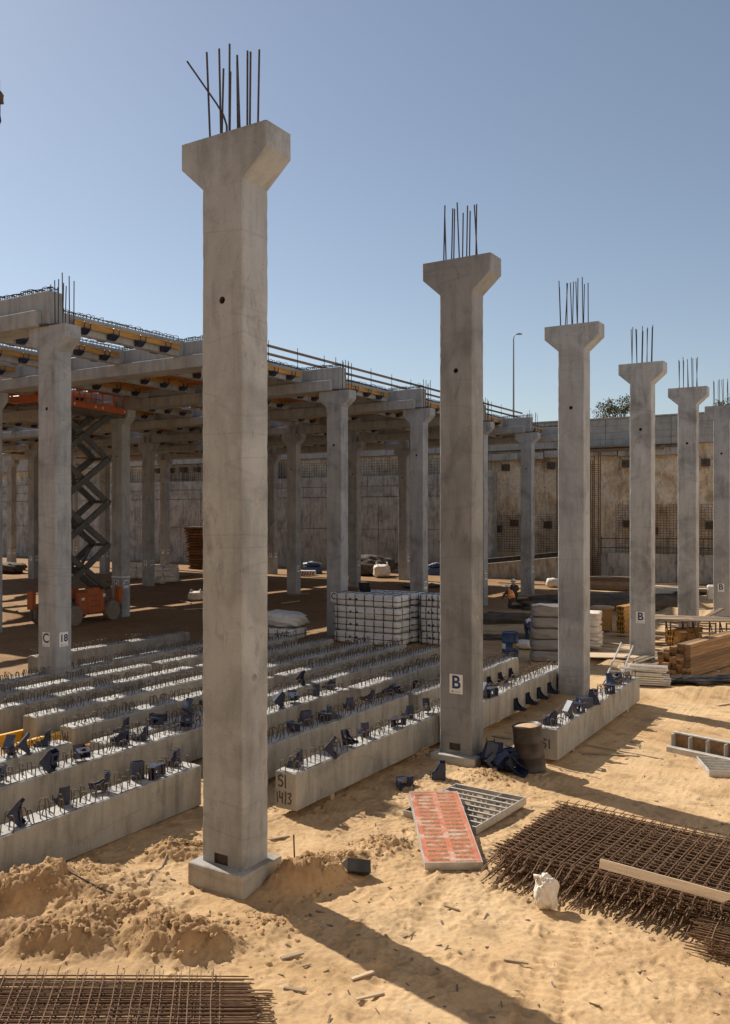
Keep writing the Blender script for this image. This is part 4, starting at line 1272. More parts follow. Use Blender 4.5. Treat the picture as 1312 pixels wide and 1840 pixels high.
m = MB(); m.prism([(-.17, 0), (.17, 0), (.15, .2), (-.15, .2)], -.13, .13, 'y')
p = on(640, 1578, .03)
bk = thing('black_bucket', 'small black plastic tub tipped on the sand heap', 'tub', p, (R(-38), R(12), R(50)))
m = MB(); m.box(-.17, .17, -.13, .13, 0, .012); m.build('bottom', MAT['black'], bk)
for a in ((-.17, -.158, -.13, .13), (.158, .17, -.13, .13), (-.157, .157, -.13, -.118), (-.157, .157, .118, .13)):
    m = MB(); m.box(*a, .013, .17); m.build('side', MAT['black'], bk)
m = MB(); m.box(-.155, .155, -.117, .117, .014, .15); m.build('hardened_mortar', MAT['grout'], bk)
p = on(531, 1566, -.1); m = MB(); m.tube([(0, 0, 0), (-.02, .0, .35), (-.03, 0, .62)], .011, 6)
tag(m.build('steel_pin', MAT['rebard'], loc=p), 'thin steel pin driven upright into the sand beside the column footing', 'steel pin')
def stick(px1, py1, px2, py2, wd, label, mat='plank', h=.02):
    a = on(px1, py1, h); b = on(px2, py2, h); d = b-a
    m = MB(); m.box(0, d.length, -wd/2, wd/2, -.01, .012)
    tag(m.build('timber_offcut', MAT[mat], None, .003, loc=a, rot=(0, -math.asin(d.z/d.length), math.atan2(d.y, d.x))), label, 'offcut', 'offcuts lying on the sand')
for s_ in ((483, 1511, 520, 1503, .05), (505, 1722, 545, 1712, .06), (632, 1758, 672, 1745, .05), (640, 1795, 690, 1782, .045), (510, 1775, 550, 1782, .04), (1060, 1342, 1190, 1366, .05), (1040, 1355, 1150, 1362, .05),
           (920, 1330, 885, 1325, .09), (1290, 1267, 1330, 1262, .07), (800, 1630, 825, 1638, .03), (905, 1725, 950, 1732, .02), (1190, 1640, 1215, 1632, .03), (740, 1350, 770, 1366, .04)):
    stick(*s_, 'thin weathered timber offcut lying loose on the sand')
m = MB()
pts = [on(x_, y_, .02) for x_, y_ in ((125, 1610), (180, 1622), (240, 1640), (300, 1662), (330, 1672))]
tag(m.tube([tuple(q) for q in pts], .01, 5).build('bent_wire', MAT['rebard']), 'dark bent wire lying over the sand heaps', 'wire')
m = MB(); pts = [on(x_, y_, .02) for x_, y_ in ((985, 1377), (1010, 1383), (1045, 1392), (1080, 1402))]
tag(m.tube([tuple(q) for q in pts], .012, 5).build('pale_rod', MAT['plank']), 'pale thin rod lying at the foot of the black drum', 'rod')
m = MB(); pts = [on(x_, y_, .015) for x_, y_ in ((265, 1598), (275, 1580), (290, 1562), (300, 1548), (312, 1543))]
tag(m.tube([tuple(q) for q in pts], .014, 5).build('loose_rope', MAT['plank']), 'loose frayed rope end on the sand beside the footing', 'rope')

# --- black drum
p = on(955, 1384)
dr = thing('oil_drum', 'black battered oil drum full of sand beside the SI beam', 'drum', p, (R(3), R(-5), 0))
m = MB(); m.lathe([(.285, 0), (.295, .02), (.285, .03), (.285, .27), (.297, .29), (.285, .31), (.285, .56), (.297, .58), (.285, .60), (.287, .84), (.297, .865), (.297, .885), (.275, .885), (.272, .84)], 32)
m.build('drum_body', MAT['drumk'], dr, smooth=True)
m = MB(); m.lathe([(.27, .835), (.272, .85), (.15, .862), (.02, .87)], 24); m.build('sand_fill', MAT['water'], dr, smooth=True)
m = MB(); m.box(-.295, -.288, -.06, .06, .5, .72); m.build('torn_label', MAT['alu'], dr)

# --- blue drum
p = on(917, 1184)
db = thing('oil_drum', 'dark blue steel drum with white and orange labels beside the wrapped pallet', 'drum', p)
m = MB(); m.lathe([(.285, 0), (.297, .02), (.285, .03), (.285, .29), (.298, .31), (.285, .33), (.285, .58), (.298, .6), (.285, .62), (.287, .88), (.297, .9), (.297, .92), (.27, .92), (.265, .90), (.02, .90)], 28); m.build('drum_body', MAT['drumb'], db, smooth=True)
fa = math.atan2(-CYAW, SY)
def label_patch(a0, a1, z0, z1, mat, nm):
    m = MB()
    for i in range(6):
        t0 = a0+(a1-a0)*i/6; t1 = a0+(a1-a0)*(i+1)/6; r = .2895
        m.add([(r*math.cos(t0), r*math.sin(t0), z0), (r*math.cos(t1), r*math.sin(t1), z0), (r*math.cos(t1), r*math.sin(t1), z1), (r*math.cos(t0), r*math.sin(t0), z1)], [(0, 1, 2, 3)])
    m.build(nm, mat, db)
label_patch(fa-1.45, fa-.75, .36, .54, MAT['sign'], 'white_label'); label_patch(fa+.15, fa+.6, .40, .55, MAT['tan'], 'hazard_label'); label_patch(fa+.65, fa+1.1, .46, .56, MAT['sign'], 'white_label')

# ================================================================== PALLETS AND BUNDLES
def soft_box(name, sx, sy, sz, mat, seed, parent=None, amp=.02):
    bm = bmesh.new()
    bmesh.ops.create_cube(bm, size=1.0)
    bmesh.ops.subdivide_edges(bm, edges=bm.edges[:], cuts=7, use_grid_fill=True)
    for v in bm.verts:
        c = v.co
        k = 1.0
        x, y, z = c.x*2, c.y*2, c.z*2
        n8 = (abs(x)**9+abs(y)**9+abs(z)**9)**(1/9)
        x, y, z = x/n8*max(abs(x), abs(y), abs(z)), y/n8*max(abs(x), abs(y), abs(z)), z/n8*max(abs(x), abs(y), abs(z))
        nn = float(fbm(np.array([x*2.1+seed*1.7+z]), np.array([y*2.1+z*1.9-seed]), 3)[0])
        v.co = Vector((x*sx/2+amp*nn*c.x*3, y*sy/2+amp*nn*c.y*3, (z*.5+.5)*sz+amp*.3*nn))
    me = bpy.data.meshes.new(name); bm.to_mesh(me); bm.free()
    me.polygons.foreach_set('use_smooth', [True]*len(me.polygons)); me.materials.append(mat)
    return inst(name, me, parent)

def bundle(loc, sx, sy, sz, rz, label, group, seed, nst=6):
    t = thing('wrapped_bundle', label, 'wrapped bundle', loc, (0, 0, rz), group)
    soft_box('wrapping', sx, sy, sz, MAT['wrapw'], seed, t, .03)
    for i in range(nst):
        x = -sx/2 + sx*(i+.5)/nst
        m = MB(); e = .012
        m.box(x-.014, x+.014, -sy/2-e-.01, -sy/2-.006, .01, sz-.03); m.box(x-.014, x+.014, -sy/2-e, sy/2+e, sz-.004, sz+.008); m.box(x-.014, x+.014, sy/2+.004, sy/2+e+.006, .01, sz-.03)
        m.build('strap', MAT['strap'], t)
    for y in (-sy*.25, sy*.25):
        m = MB(); m.box(sx/2+.004, sx/2+.016, y-.014, y+.014, .01, sz-.03); m.box(-sx/2-.01, sx/2+.012, y-.014, y+.014, sz-.003, sz+.007); m.build('strap', MAT['strap'], t)
    m = MB(); m.box(-sx/2-.012, sx/2+.014, -sy/2-.024, -sy/2-.012, sz*.5-.012, sz*.5+.012); m.box(sx/2+.008, sx/2+.02, -sy/2-.02, sy/2, sz*.5-.012, sz*.5+.012); m.build('strap', MAT['strap'], t)
    for q in (.28, .38):
        m = MB(); m.tube([(-sx/2+sx*q, -sy/2-.006, sz*.55), (-sx/2+sx*q, -sy/2-.022, sz*.55)], .05, 10); m.build('printed_dot', MAT['drumb'], t)
    return t
BL = 'white wrapped block bundle with black straps, %s'
GB = 'wrapped bundles stacked beside the C 20 column'
for (cx, cy, sx, sy, nl, wd) in ((-17.65, 28.95, 2.95, 1.15, 4, 'in the wide front stack'), (-15.1, 30.15, 1.75, 1.1, 4, 'in the narrow side stack'), (-17.55, 30.25, 2.8, 1.15, 4, 'in the stack behind the front one')):
    for k in range(nl):
        zz = gz(cx, cy)+.02 + k*.487
        lab = BL % (('topmost ' if k == nl-1 else 'lower ') + wd)
        bundle((cx+random.uniform(-.03, .03), cy+random.uniform(-.02, .02), zz), sx, sy, .475, random.uniform(-.012, .012), lab, GB + ' ' + wd, int(cx*10)+k*3, 7)
    t_ = k
m = MB(); m.box(-.22, .22, -.28, .28, -.01, .012); tag(m.build('dark_board', MAT['black'], loc=(-18.35, 29.5, gz(-17.6, 29)+2.12), rot=(R(-48), 0, R(20))), 'small dark board propped on top of the white bundles', 'board')
bundle((-21.7, 28.2, gz(-21, 28)+.01), 2.2, 1.3, .45, R(2), 'low white wrapped bundle with a crumpled sheet beside the C 20 column', None, 77, 5)
o = blob('crumpled_sheet', 2.3, 1.25, .62, MAT['wrapw'], 21, .32, .75, 40, freq=1.9)
o.location = (-21.6, 28.25, gz(-21, 28)+.47); o.rotation_euler = (0, 0, R(15)); tag(o, 'crumpled white plastic sheet heaped on the low bundle beside C 20', 'plastic sheet')

# grey shrink-wrapped pallet
p = on(984, 1196); 
gw = thing('wrapped_pallet', 'tall grey shrink-wrapped pallet load on a wooden pallet', 'pallet load', (p.x-.15, p.y+.35, p.z), (0, 0, R(24)))
for k in range(5):
    o = soft_box('wrapped_layer', 1.12-.03*k+random.uniform(-.02, .02), 1.0, .372, MAT['wrapg'], 31+k, gw, .035); o.location = (random.uniform(-.02, .02), 0, .13+k*.373)
m = MB(); m.tube([(-.5, -.45, 2.0), (-.25, -.5, 2.06), (.2, -.48, 1.98), (.5, -.45, 2.0)], .035, 7); m.build('film_edge', MAT['wrapw'], gw, smooth=True)
for y in (-.4, 0, .4):
    m = MB(); m.box(-.55, .55, y-.06, y+.06, 0, .085); m.build('pallet_runner', MAT['plank'], gw)
m = MB(); m.box(-.56, .56, -.5, .5, .088, .11); m.build('pallet_top', MAT['plank'], gw)
# white wrapped load behind the unsigned column
p = on(1046, 1168)
wl = thing('wrapped_pallet', 'white wrapped pallet of sacks half hidden behind the unsigned column', 'pallet load', (p.x, p.y+.4, p.z), (0, 0, R(10)))
for k in range(5):
    o = soft_box('sack_layer', 1.15+random.uniform(-.04, .04), 1.1, .26, MAT['bag'], 51+k, wl, .05); o.location = (random.uniform(-.03, .03), 0, .1+k*.255)
m = MB(); m.box(-.55, .55, -.5, .5, 0, .09); m.build('pallet', MAT['plank'], wl, .005)
# tan bin with rumpled liner
p = on(1077, 1136)
tb = thing('tan_bin', 'tan wooden bin with a rumpled sack liner behind the white pallet', 'bin', (p.x, p.y+.35, p.z+.0), (0, 0, R(15)))
m = MB(); m.prism([(-.42, .12), (.42, .12), (.46, .92), (-.46, .92)], -.38, .38, 'y'); m.build('box_body', MAT['tan'], tb, .01)
for sx in (-.38, .38):
    for sy in (-.34, .34):
        m = MB(); m.box(sx-.05, sx+.05, sy-.05, sy+.05, -.02, .118); m.build('leg', MAT['plank'], tb)
o = blob('sack_liner', .98, .86, .22, MAT['plank'], 15, .3, .6, 26, parent=tb); o.location = (0, 0, .90)

# ================================================================== SCISSOR LIFT
def scissor_lift(x, y, rz):
    t = thing('scissor_lift', 'raised orange scissor lift with dark grey arms behind the C 18 column', 'scissor lift', (x, y, gz(x, y)), (0, 0, rz))
    # length along local Y
    L, W = 3.5, 1.8
    m = MB()
    m.box(-W/2+.25, W/2-.25, -L/2, L/2, .55, 1.0)
    m.build('chassis', MAT['lift_grey'], t, .02)
    for s in (-1, 1):
        for (a, b, h) in ((-L/2+.95, -.25, 1.45), (-.22, .55, 1.62), (.58, L/2-.85, 1.5)):
            m = MB(); m.box(s*W/2-.26 if s > 0 else -W/2, W/2 if s > 0 else -W/2+.26, a, b, .45, h); m.build('side_cabinet', MAT['orange'], t, .03)
        m = MB(); m.box(s*(W/2+.008)-.004, s*(W/2+.008)+.004, .75, .92, 1.15, 1.3); m.build('decal', MAT['sign'], t)
        m = MB(); m.box(s*(W/2+.008)-.004, s*(W/2+.008)+.004, -.7, -.52, 1.1, 1.22); m.build('decal', MAT['sign'], t)
        for k in range(3):
            m = MB(); m.box(s*(W/2+.008)-.004, s*(W/2+.008)+.004, -.1, .42, .75+k*.25, .79+k*.25); m.build('step', MAT['lift_grey'], t)
    for sx in (-1, 1):
        for sy in (-1, 1):
            m = MB()
            wx, wy = sx*(W/2+.05), sy*(L/2-.45)
            m.M = Matrix.Translation((wx, wy, .47)) @ Matrix.Rotation(R(90), 4, 'Y')
            m.lathe([(.26, -.17), (.40, -.185), (.455, -.15), (.475, -.07), (.475, .07), (.455, .15), (.40, .185), (.26, .17)], 24)
            tw = m.build('wheel', MAT['tyre'], t)
            m = MB(); m.M = Matrix.Translation((wx, wy, .47)) @ Matrix.Rotation(R(90), 4, 'Y')
            m.lathe([(.25, -.155), (.2, -.158), (.12, -.12), (.12, .12), (.2, .158), (.25, .155)], 18); m.build('rim', MAT['lift_grey'], tw)
            # outrigger
            m = MB(); ox, oy = sx*(W/2-.1), sy*(L/2+.25)
            m.box(ox-.16, ox+.16, oy-.12, oy+.12, .75, 1.55); org = m.build('outrigger', MAT['orange'], t, .02)
            m = MB(); m.tube([(ox, oy, .3), (ox, oy, .76)], .06, 8); m.box(ox-.14, ox+.14, oy-.14, oy+.14, .26, .3); m.build('outrigger_foot', MAT['lift_grey'], org)
    # scissor stack
    z0, z1, ns = 1.5, 9.75, 4
    h = (z1-z0)/ns; half = 1.66
    for s in (-1, 1):
        for k in range(ns):
            za = z0+k*h; zb = za+h
            for d, off in ((1, 0), (-1, .13)):
                xx = s*(.52-off)
                m = MB()
                dy = 2*half*d; ll = math.hypot(dy, h); ny = -h/ll*.15; nz = abs(dy)/ll*.15
                a = (-half*d, za); b = (half*d, zb)
                nyv = -(b[1]-a[1])/ll*.15; nzv = (b[0]-a[0])/ll*.15
                m.prism([(a[0]+nyv, a[1]+nzv), (a[0]-nyv, a[1]-nzv), (b[0]-nyv, b[1]-nzv), (b[0]+nyv, b[1]+nzv)], xx-.05, xx+.05, 'x')
                m.build('scissor_arm', MAT['lift_grey'], t, .01)
    for k in range(ns+1):
        for yy in (-half, half):
            m = MB(); m.tube([(-.6, yy, z0+k*h), (.6, yy, z0+k*h)], .075, 8); m.build('pivot_shaft', MAT['lift_grey'], t)
    for k in range(ns):
        m = MB(); m.tube([(-.6, 0, z0+(k+.5)*h), (.6, 0, z0+(k+.5)*h)], .06, 8); m.build('pivot_shaft', MAT['lift_grey'], t)
    m = MB(); m.tube([(0, -.7, 1.3), (0, .9, 3.4)], [.1, .07], 10); m.build('lift_cylinder', MAT['lift_grey'], t)
    m = MB(); m.tube([(0, .6, 3.9), (0, -.8, 5.6)], [.1, .07], 10); m.build('lift_cylinder', MAT['lift_grey'], t)
    # platform
    pz = z1+.12; PL, PW = 6.4, 1.8
    m = MB(); m.box(-PW/2, PW/2, -PL/2, PL/2, pz, pz+.3)
    pf = m.build('platform', MAT['orange'], t, .02)
    m = MB(); m.box(-PW/2+.1, PW/2-.1, -PL/2+.4, PL/2-.4, pz-.14, pz-.003); m.build('underframe', MAT['lift_grey'], pf)
    for i in range(9):
        for s in (-1, 1):
            yy = -PL/2+.05+i*(PL-.1)/8
            m = MB(); m.tube([(s*(PW/2-.04), yy, pz+.3), (s*(PW/2-.04), yy, pz+1.35)], .03, 6); m.build('guard_post', MAT['orange'], pf)
    for s in (-1, 1):
        for zz in (.85, 1.35):
            m = MB(); m.tube([(s*(PW/2-.04), -PL/2+.05, pz+zz), (s*(PW/2-.04), PL/2-.05, pz+zz)], .028, 6); m.build('guard_rail', MAT['orange'], pf)
        for zz in (.85, 1.35):
            m = MB(); m.tube([(-PW/2+.04, s*(PL/2-.05), pz+zz), (PW/2-.04, s*(PL/2-.05), pz+zz)], .028, 6); m.build('guard_rail', MAT['orange'], pf)
    for yy in (-2.6, -1.2, .2, .7, 2.3):
        m = MB(); m.box(PW/2+.003, PW/2+.008, yy, yy+.1, pz+.1, pz+.19); m.build('decal', MAT['sign'], pf)
    return t
scissor_lift(-32.75, 27.25, R(9.0))

# ================================================================== PEOPLE
def person(name, label, loc, rz, J, E_, mats, sz=1.0):
    """J: joint -> (pos, radius); E_: list of (a, b, material index). One skinned body."""
    keys = list(J); idx = {k: i for i, k in enumerate(keys)}
    me = bpy.data.meshes.new('body')
    me.from_pydata([J[k][0] for k in keys], [(idx[a], idx[b]) for a, b, _ in E_], [])
    o = inst('tmp', me)
    md = o.modifiers.new('skin', 'SKIN'); md.use_smooth_shade = True
    sv = me.skin_vertices[0].data
    for k in keys:
        r = J[k][1]; sv[idx[k]].radius = r if isinstance(r, tuple) else (r, r)
    sv[0].use_root = True
    ss = o.modifiers.new('s', 'SUBSURF'); ss.levels = 2; ss.render_levels = 2
    dg = bpy.context.evaluated_depsgraph_get(); dg.update()
    res = bpy.data.meshes.new_from_object(o.evaluated_get(dg)); bpy.data.objects.remove(o)
    res.materials.clear()
    for mt in mats: res.materials.append(mt)
    seg = [(Vector(J[a][0]), Vector(J[b][0]), mi) for a, b, mi in E_]
    for p in res.polygons:
        best = 9; bi = 0
        for a, b, mi in seg:
            d = b-a; t = max(0, min(1, (p.center-a).dot(d)/max(d.length_squared, 1e-9)))
            q = (a+d*t-p.center).length
            if q < best: best = q; bi = mi
        p.material_index = bi
        p.use_smooth = True
    t = thing('person', label, 'person', loc, (0, 0, rz))
    inst('body', res, t)
    return t
def hand_fingers(J, E_, wrist, d, side, mi):
    """palm and five short fingers from a wrist along d"""
    w_ = Vector(J[wrist][0]); d = Vector(d).normalized(); s = d.cross(Vector((0, 0, 1))).normalized()
    J[wrist+'p'] = (tuple(w_+d*.07), (.035, .022)); E_.append((wrist, wrist+'p', mi))
    for i, (o_, L) in enumerate(((-.03, .075), (-.01, .085), (.01, .08), (.03, .065))):
        k = wrist+'f%d' % i; k2 = k+'t'
        J[k] = (tuple(w_+d*.11+s*o_), .010); J[k2] = (tuple(w_+d*(.11+L*.8)+s*o_*1.1+Vector((0, 0, -.02))), .008)
        E_.append((wrist+'p', k, mi)); E_.append((k, k2, mi))
    k = wrist+'th'; J[k] = (tuple(w_+d*.06+s*.055*side+Vector((0, 0, -.015))), .010); E_.append((wrist+'p', k, mi))
def bent_pose(depth, kneel=False):
    """figure bending forward along +x, feet at z=0"""
    if kneel:
        hip = (0, 0, .45); ch = (.22, 0, .80); nk = (.30, 0, .93); hd = (.38, 0, 1.06)
        J = {'hip': (hip, (.16, .12)), 'belly': ((.10, 0, .62), (.15, .12)), 'chest': (ch, (.17, .125)), 'neck': (nk, .06), 'head': ((.36, 0, 1.03), .085), 'crown': ((.39, 0, 1.13), .075)}
        legs = {'R': ((.02, -.12, .42), (.34, -.15, .40), (.30, -.15, .05), (.42, -.15, .04)), 'L': ((.02, .12, .42), (.12, .14, .07), (-.30, .14, .07), (-.38, .14, .05))}
        arms = {'R': ((.25, -.2, .82), (.42, -.26, .62), (.62, -.16, .52)), 'L': ((.25, .2, .82), (.44, .24, .62), (.64, .12, .50))}
    else:
        J = {'hip': ((0, 0, .88), (.16, .13)), 'belly': ((.15, 0, 1.0), (.15, .12)), 'chest': ((.36, 0, 1.03), (.17, .12)), 'neck': ((.52, 0, 1.0), .06), 'head': ((.62, 0, .97), .085), 'crown': ((.71, 0, .93), .075)}
        legs = {'R': ((0, -.11, .85), (.07, -.13, .46), (-.02, -.14, .08), (.13, -.15, .04)), 'L': ((0, .11, .85), (.10, .13, .46), (.02, .14, .08), (.17, .15, .04))}
        arms = {'R': ((.40, -.2, .98), (.46, -.22, .70), (.56, -.16, .46)), 'L': ((.40, .2, .98), (.48, .2, .70), (.60, .14, .45))}
    E_ = [('hip', 'belly', 1), ('belly', 'chest', 1), ('chest', 'neck', 2), ('neck', 'head', 2), ('head', 'crown', 2)]
    for s, sg_ in (('R', -1), ('L', 1)):
        a, b, c, d = legs[s]
        J['h'+s] = (a, .095); J['k'+s] = (b, .07); J['a'+s] = (c, .048); J['f'+s] = (d, (.045, .035))
        E_ += [('hip', 'h'+s, 0), ('h'+s, 'k'+s, 0), ('k'+s, 'a'+s, 0), ('a'+s, 'f'+s, 3)]
        a, b, c = arms[s]
        J['s'+s] = (a, .07); J['e'+s] = (b, .048); J['w'+s] = (c, .032)
        E_ += [('chest', 's'+s, 1), ('s'+s, 'e'+s, 1), ('e'+s, 'w'+s, 2)]
        hand_fingers(J, E_, 'w'+s, Vector(c)-Vector(b), sg_, 2)
    J['nose'] = (tuple(Vector(J['head'][0])+Vector((.10, 0, -.01) if kneel else (.02, 0, -.11))), .014); E_.append(('head', 'nose', 2))
    return J, E_
def helmet(t, pos, tilt):
    m = MB(); prof = [(.155, 0), (.15, .02), (.128, .022), (.125, .06), (.105, .11), (.06, .14), (.01, .15)]
    m.M = Matrix.Translation(pos) @ Matrix.Rotation(tilt, 4, 'Y'); m.lathe(prof, 20); m.build('hard_hat', MAT['helmet'], t, smooth=True)
p = on(921, 1103)
J, E_ = bent_pose(0, True)
pt = person('person', 'kneeling worker in orange vest and white hard hat at the dark heap', (p.x, p.y, p.z+.25), R(150), J, E_, [MAT['dark_cloth'], MAT['dark_cloth'], MAT['skin'], MAT['dark_cloth']])
m = MB(); m.tube([(-.0, 0, .48), (.08, 0, .60), (.16, 0, .74), (.23, 0, .86)], [.185, .18, .195, .16], 14, False); m.build('vest', MAT['vest'], pt, smooth=True)
m = MB(); m.tube([(.095, 0, .62), (.11, 0, .645)], .192, 14, False); m.build('reflective_band', MAT['sign'], pt)
helmet(pt, (.385, 0, 1.07), R(25))
p = on(914, 1098)
J, E_ = bent_pose(0, True)
p2 = person('person', 'second worker in dark clothes and white hard hat behind the orange-vested one', (p.x+.1, p.y+.55, p.z+.38), R(120), J, E_, [MAT['dark_cloth'], MAT['dark_cloth'], MAT['skin'], MAT['dark_cloth']])
helmet(p2, (.385, 0, 1.07), R(20))
p = on(946, 1165)
J, E_ = bent_pose(0, False)
p3 = person('person', 'person in white top and blue trousers bending over behind the grey wrapped pallet', (p.x, p.y+.15, p.z), R(70), J, E_, [MAT['jeans'], MAT['white_cloth'], MAT['skin'], MAT['dark_cloth']])
helmet(p3, (.66, 0, .98), R(75))

# dark spoil heap with reinforcement scraps round the workers
def heap(px, py, sx, sy, h, rz, label, mat, seed, cat='spoil heap', amp=.35):
    p = on(px, py)
    o = blob('spoil_heap', sx, sy, h*2, MAT[mat], seed, amp, .8, 48, False, 3.0)
    o.location = (p.x, p.y, p.z-h); o.rotation_euler = (0, 0, rz)
    for v in o.data.vertices: v.co.z = max(v.co.z, h-.08)
    tag(o, label, cat); return o
heap(905, 1118, 6.2, 1.4, .42, R(32), 'dark trench spoil heap in front of the two workers', 'mud', 3)
heap(1085, 1095, 9.0, 2.4, .75, R(30), 'dark grey spoil heap behind the tan bin', 'mud', 8)
heap(900, 1148, 3.6, 1.0, .2, R(32), 'low dark strip of spoil behind the blue drum', 'mud', 12)
p = on(1000, 1062); 
o = blob('white_sack', .9, .7, .65, MAT['bag'], 9, .2, .7); o.location = on(993, 1056); tag(o, 'small white sack on the sunlit ground before the ramp wall', 'sack')
for (px, py, sx, sy, sz, lab) in ((938, 1167, .95, .7, .32, 'flat white sack on the ground beside the grey wrapped pallet'), ):
    o = blob('white_sack', sx, sy, sz, MAT['bag'], 14, .25, .7); o.location = on(px, py); tag(o, lab, 'sack')

# ================================================================== RIGHT-HAND STORES
# lumber pile
lp0 = on(1240, 1222); ld = Vector((.195, .98, 0)); lx = Vector((.98, -.195, 0)); rzl = math.atan2(ld.y, ld.x)-R(90)
pkm = [MB().prism([(-.098, 0), (.098, 0), (.098, .098), (-.098, .098)], 0, l, 'y').mesh('timber_plank', MAT['lumber'], .006) for l in (4.1, 4.0, 4.2)]
for q_ in pkm: pass
rd = random.Random(4)
for r_ in range(10):
    for c_ in range(6):
        if c_ > 5 - (r_ > 2) - (r_ > 6) - (r_ > 7) - (r_ > 8): continue
        q = lp0 - lx*(.1+c_*.207+rd.uniform(-.004, .004)) + ld*rd.uniform(-.10, .12) + Vector((0, 0, .06+r_*.1015))
        tag(inst('timber_plank', pkm[rd.randrange(3)], None, q, (0, 0, rzl+rd.uniform(-.004, .004))), 'squared brown timber in the big lumber pile before the scaffold frames', 'timber', 'timbers of the lumber pile')
for k in (.6, 2.0, 3.5):
    q = lp0 - lx*.6 + ld*k; m = MB(); m.box(-.75, .7, -.05, .05, -.08, .057)
    tag(m.build('bearer', MAT['plank'], None, .004, loc=q, rot=(0, 0, rzl)), 'short timber bearer under the big lumber pile', 'timber', 'bearers under the lumber pile')
o = blob('black_sheet', 2.8, .75, .22, MAT['black'], 33, .5, .8, 44, freq=3.5); o.location = on(1262, 1228); o.rotation_euler = (0, 0, R(38)); tag(o, 'crumpled black plastic sheet in front of the lumber pile', 'plastic sheet')

# rusty scaffold frames with planks
s0 = on(1205, 1163)
sx_ = Vector((.93, .35, 0)).normalized(); sy_ = Vector((-.35, .93, 0)).normalized(); rzs = math.atan2(sx_.y, sx_.x)
for i in range(4):
    f = thing('scaffold_frame', 'rusty scaffold frame standing under loose planks behind the lumber pile', 'scaffold frame', s0 + sx_*(i*1.0) + Vector((0, 0, -.02)), (0, 0, rzs), 'rusty scaffold frames behind the lumber')
    for (a, b) in ((0, 0), (0, 1.2), (.62, 0), (.62, 1.2)):
        m = MB(); m.tube([(a, b, 0), (a, b, .98)], .03, 7); m.build('upright', MAT['rebar'], f)
    for zz in (.25, .6, .95):
        m = MB(); m.tube([(0, 0, zz), (.62, 0, zz)], .025, 6); m.build('cross_tube', MAT['alu'] if zz == .6 else MAT['rebar'], f)
        m = MB(); m.tube([(0, 1.2, zz), (.62, 1.2, zz)], .025, 6); m.build('cross_tube', MAT['rebar'], f)
    m = MB(); m.tube([(0, 0, .1), (0, 1.2, .9)], .02, 6); m.build('brace', MAT['rebar'], f)
    m = MB(); m.tube([(.62, 0, .1), (.62, 1.2, .9)], .02, 6); m.build('brace', MAT['rebar'], f)
rd = random.Random(9)
for i in range(7):
    m = MB(); m.box(-.3, 4.0, -.11, .11, 0, .035)
    q = s0 + sy_*(.05+i*.22) + sx_*rd.uniform(-.25, .2) + Vector((0, 0, .992+.002*i))
    tag(m.build('loose_plank', MAT['rail'], None, .004, loc=q, rot=(0, 0, rzs+rd.uniform(-.015, .015))), 'brown plank laid flat across the rusty scaffold frames', 'plank', 'planks on the scaffold frames')
for i in range(5):
    m = MB(); m.box(-1.2, 1.0, -.08, .08, 0, .03)
    q = s0 + sy_*(.15+i*.24) + sx_*(-.1) + Vector((0, 0, 1.035+i*.002))
    tag(m.build('loose_plank', MAT['plank'], None, .004, loc=q, rot=(0, R(1), rzs+rd.uniform(-.3, .3))), 'short crooked plank end jutting out over the scaffold frames', 'plank', 'short planks on the scaffold frames')

# yellow beam stacks
def h20_stack(px, py, nx, nz, rz, L, label, grp, k=1.0):
    p0 = on(px, py)
    me = h20(L)
    for j in range(nz):
        for i in range(nx):
            c, s = math.cos(rz), math.sin(rz)
            off = Vector((i*.1, random.uniform(-.05, .05), .03+j*.204)); q = p0 + Vector((off.x*c-off.y*s, off.x*s+off.y*c, off.z))
            o = inst('formwork_beam', me, None, q, (0, 0, rz)); tag(o, label, 'timber beam', grp)
h20_stack(1109, 1144, 4, 6, R(-8), 2.6, 'yellow formwork beam in the tall stack behind the mottled B column', 'tall stack of yellow beams')
h20_stack(1199, 1163, 4, 3, R(-20), 1.9, 'yellow formwork beam in the low stack beside the scaffold frames', 'low stack of yellow beams')

# aluminium ladder sections and bundle
def ladder(p0, p1, width, label, n=9):
    d = p1-p0; L = d.length
    t = thing('ladder', label, 'ladder', p0)
    t.rotation_euler = d.to_track_quat('Y', 'Z').to_euler()
    for s in (-1, 1):
        m = MB(); m.box(s*width/2-.02, s*width/2+.02, 0, L, -.03, .03); m.build('stile', MAT['aluw'], t, .004)
    for i in range(n):
        m = MB(); y = L*(i+.5)/n; m.tube([(-width/2, y, 0), (width/2, y, 0)], .016, 6); m.build('rung', MAT['aluw'], t)
a = on(1098, 1232, .05); b = on(1128, 1188, .55); ladder(a, b, .42, 'short aluminium ladder leaning by the bracket-laden beam')
rd = random.Random(14)
for k in range(9):
    q0 = on(1122+rd.uniform(-14, 12), 1232) + Vector((0, 0, .05+.062*k)); q1 = on(1200+rd.uniform(-14, 12), 1237); d = Vector((q1.x-q0.x, q1.y-q0.y, 0))
    for s in range(3):
        m = MB(); m.box(0, d.length, -.035, .035, 0, .05)
        off = Vector((-d.y, d.x, 0)).normalized()*(.12*s)
        tag(m.build('aluminium_prop', MAT['aluw'], None, .006, loc=q0+off, rot=(0, 0, math.atan2(d.y, d.x)+rd.uniform(-.02, .02))), 'bright aluminium section in the strapped bundle beside the bracket-laden beam', 'aluminium section', 'aluminium sections in the bundle')
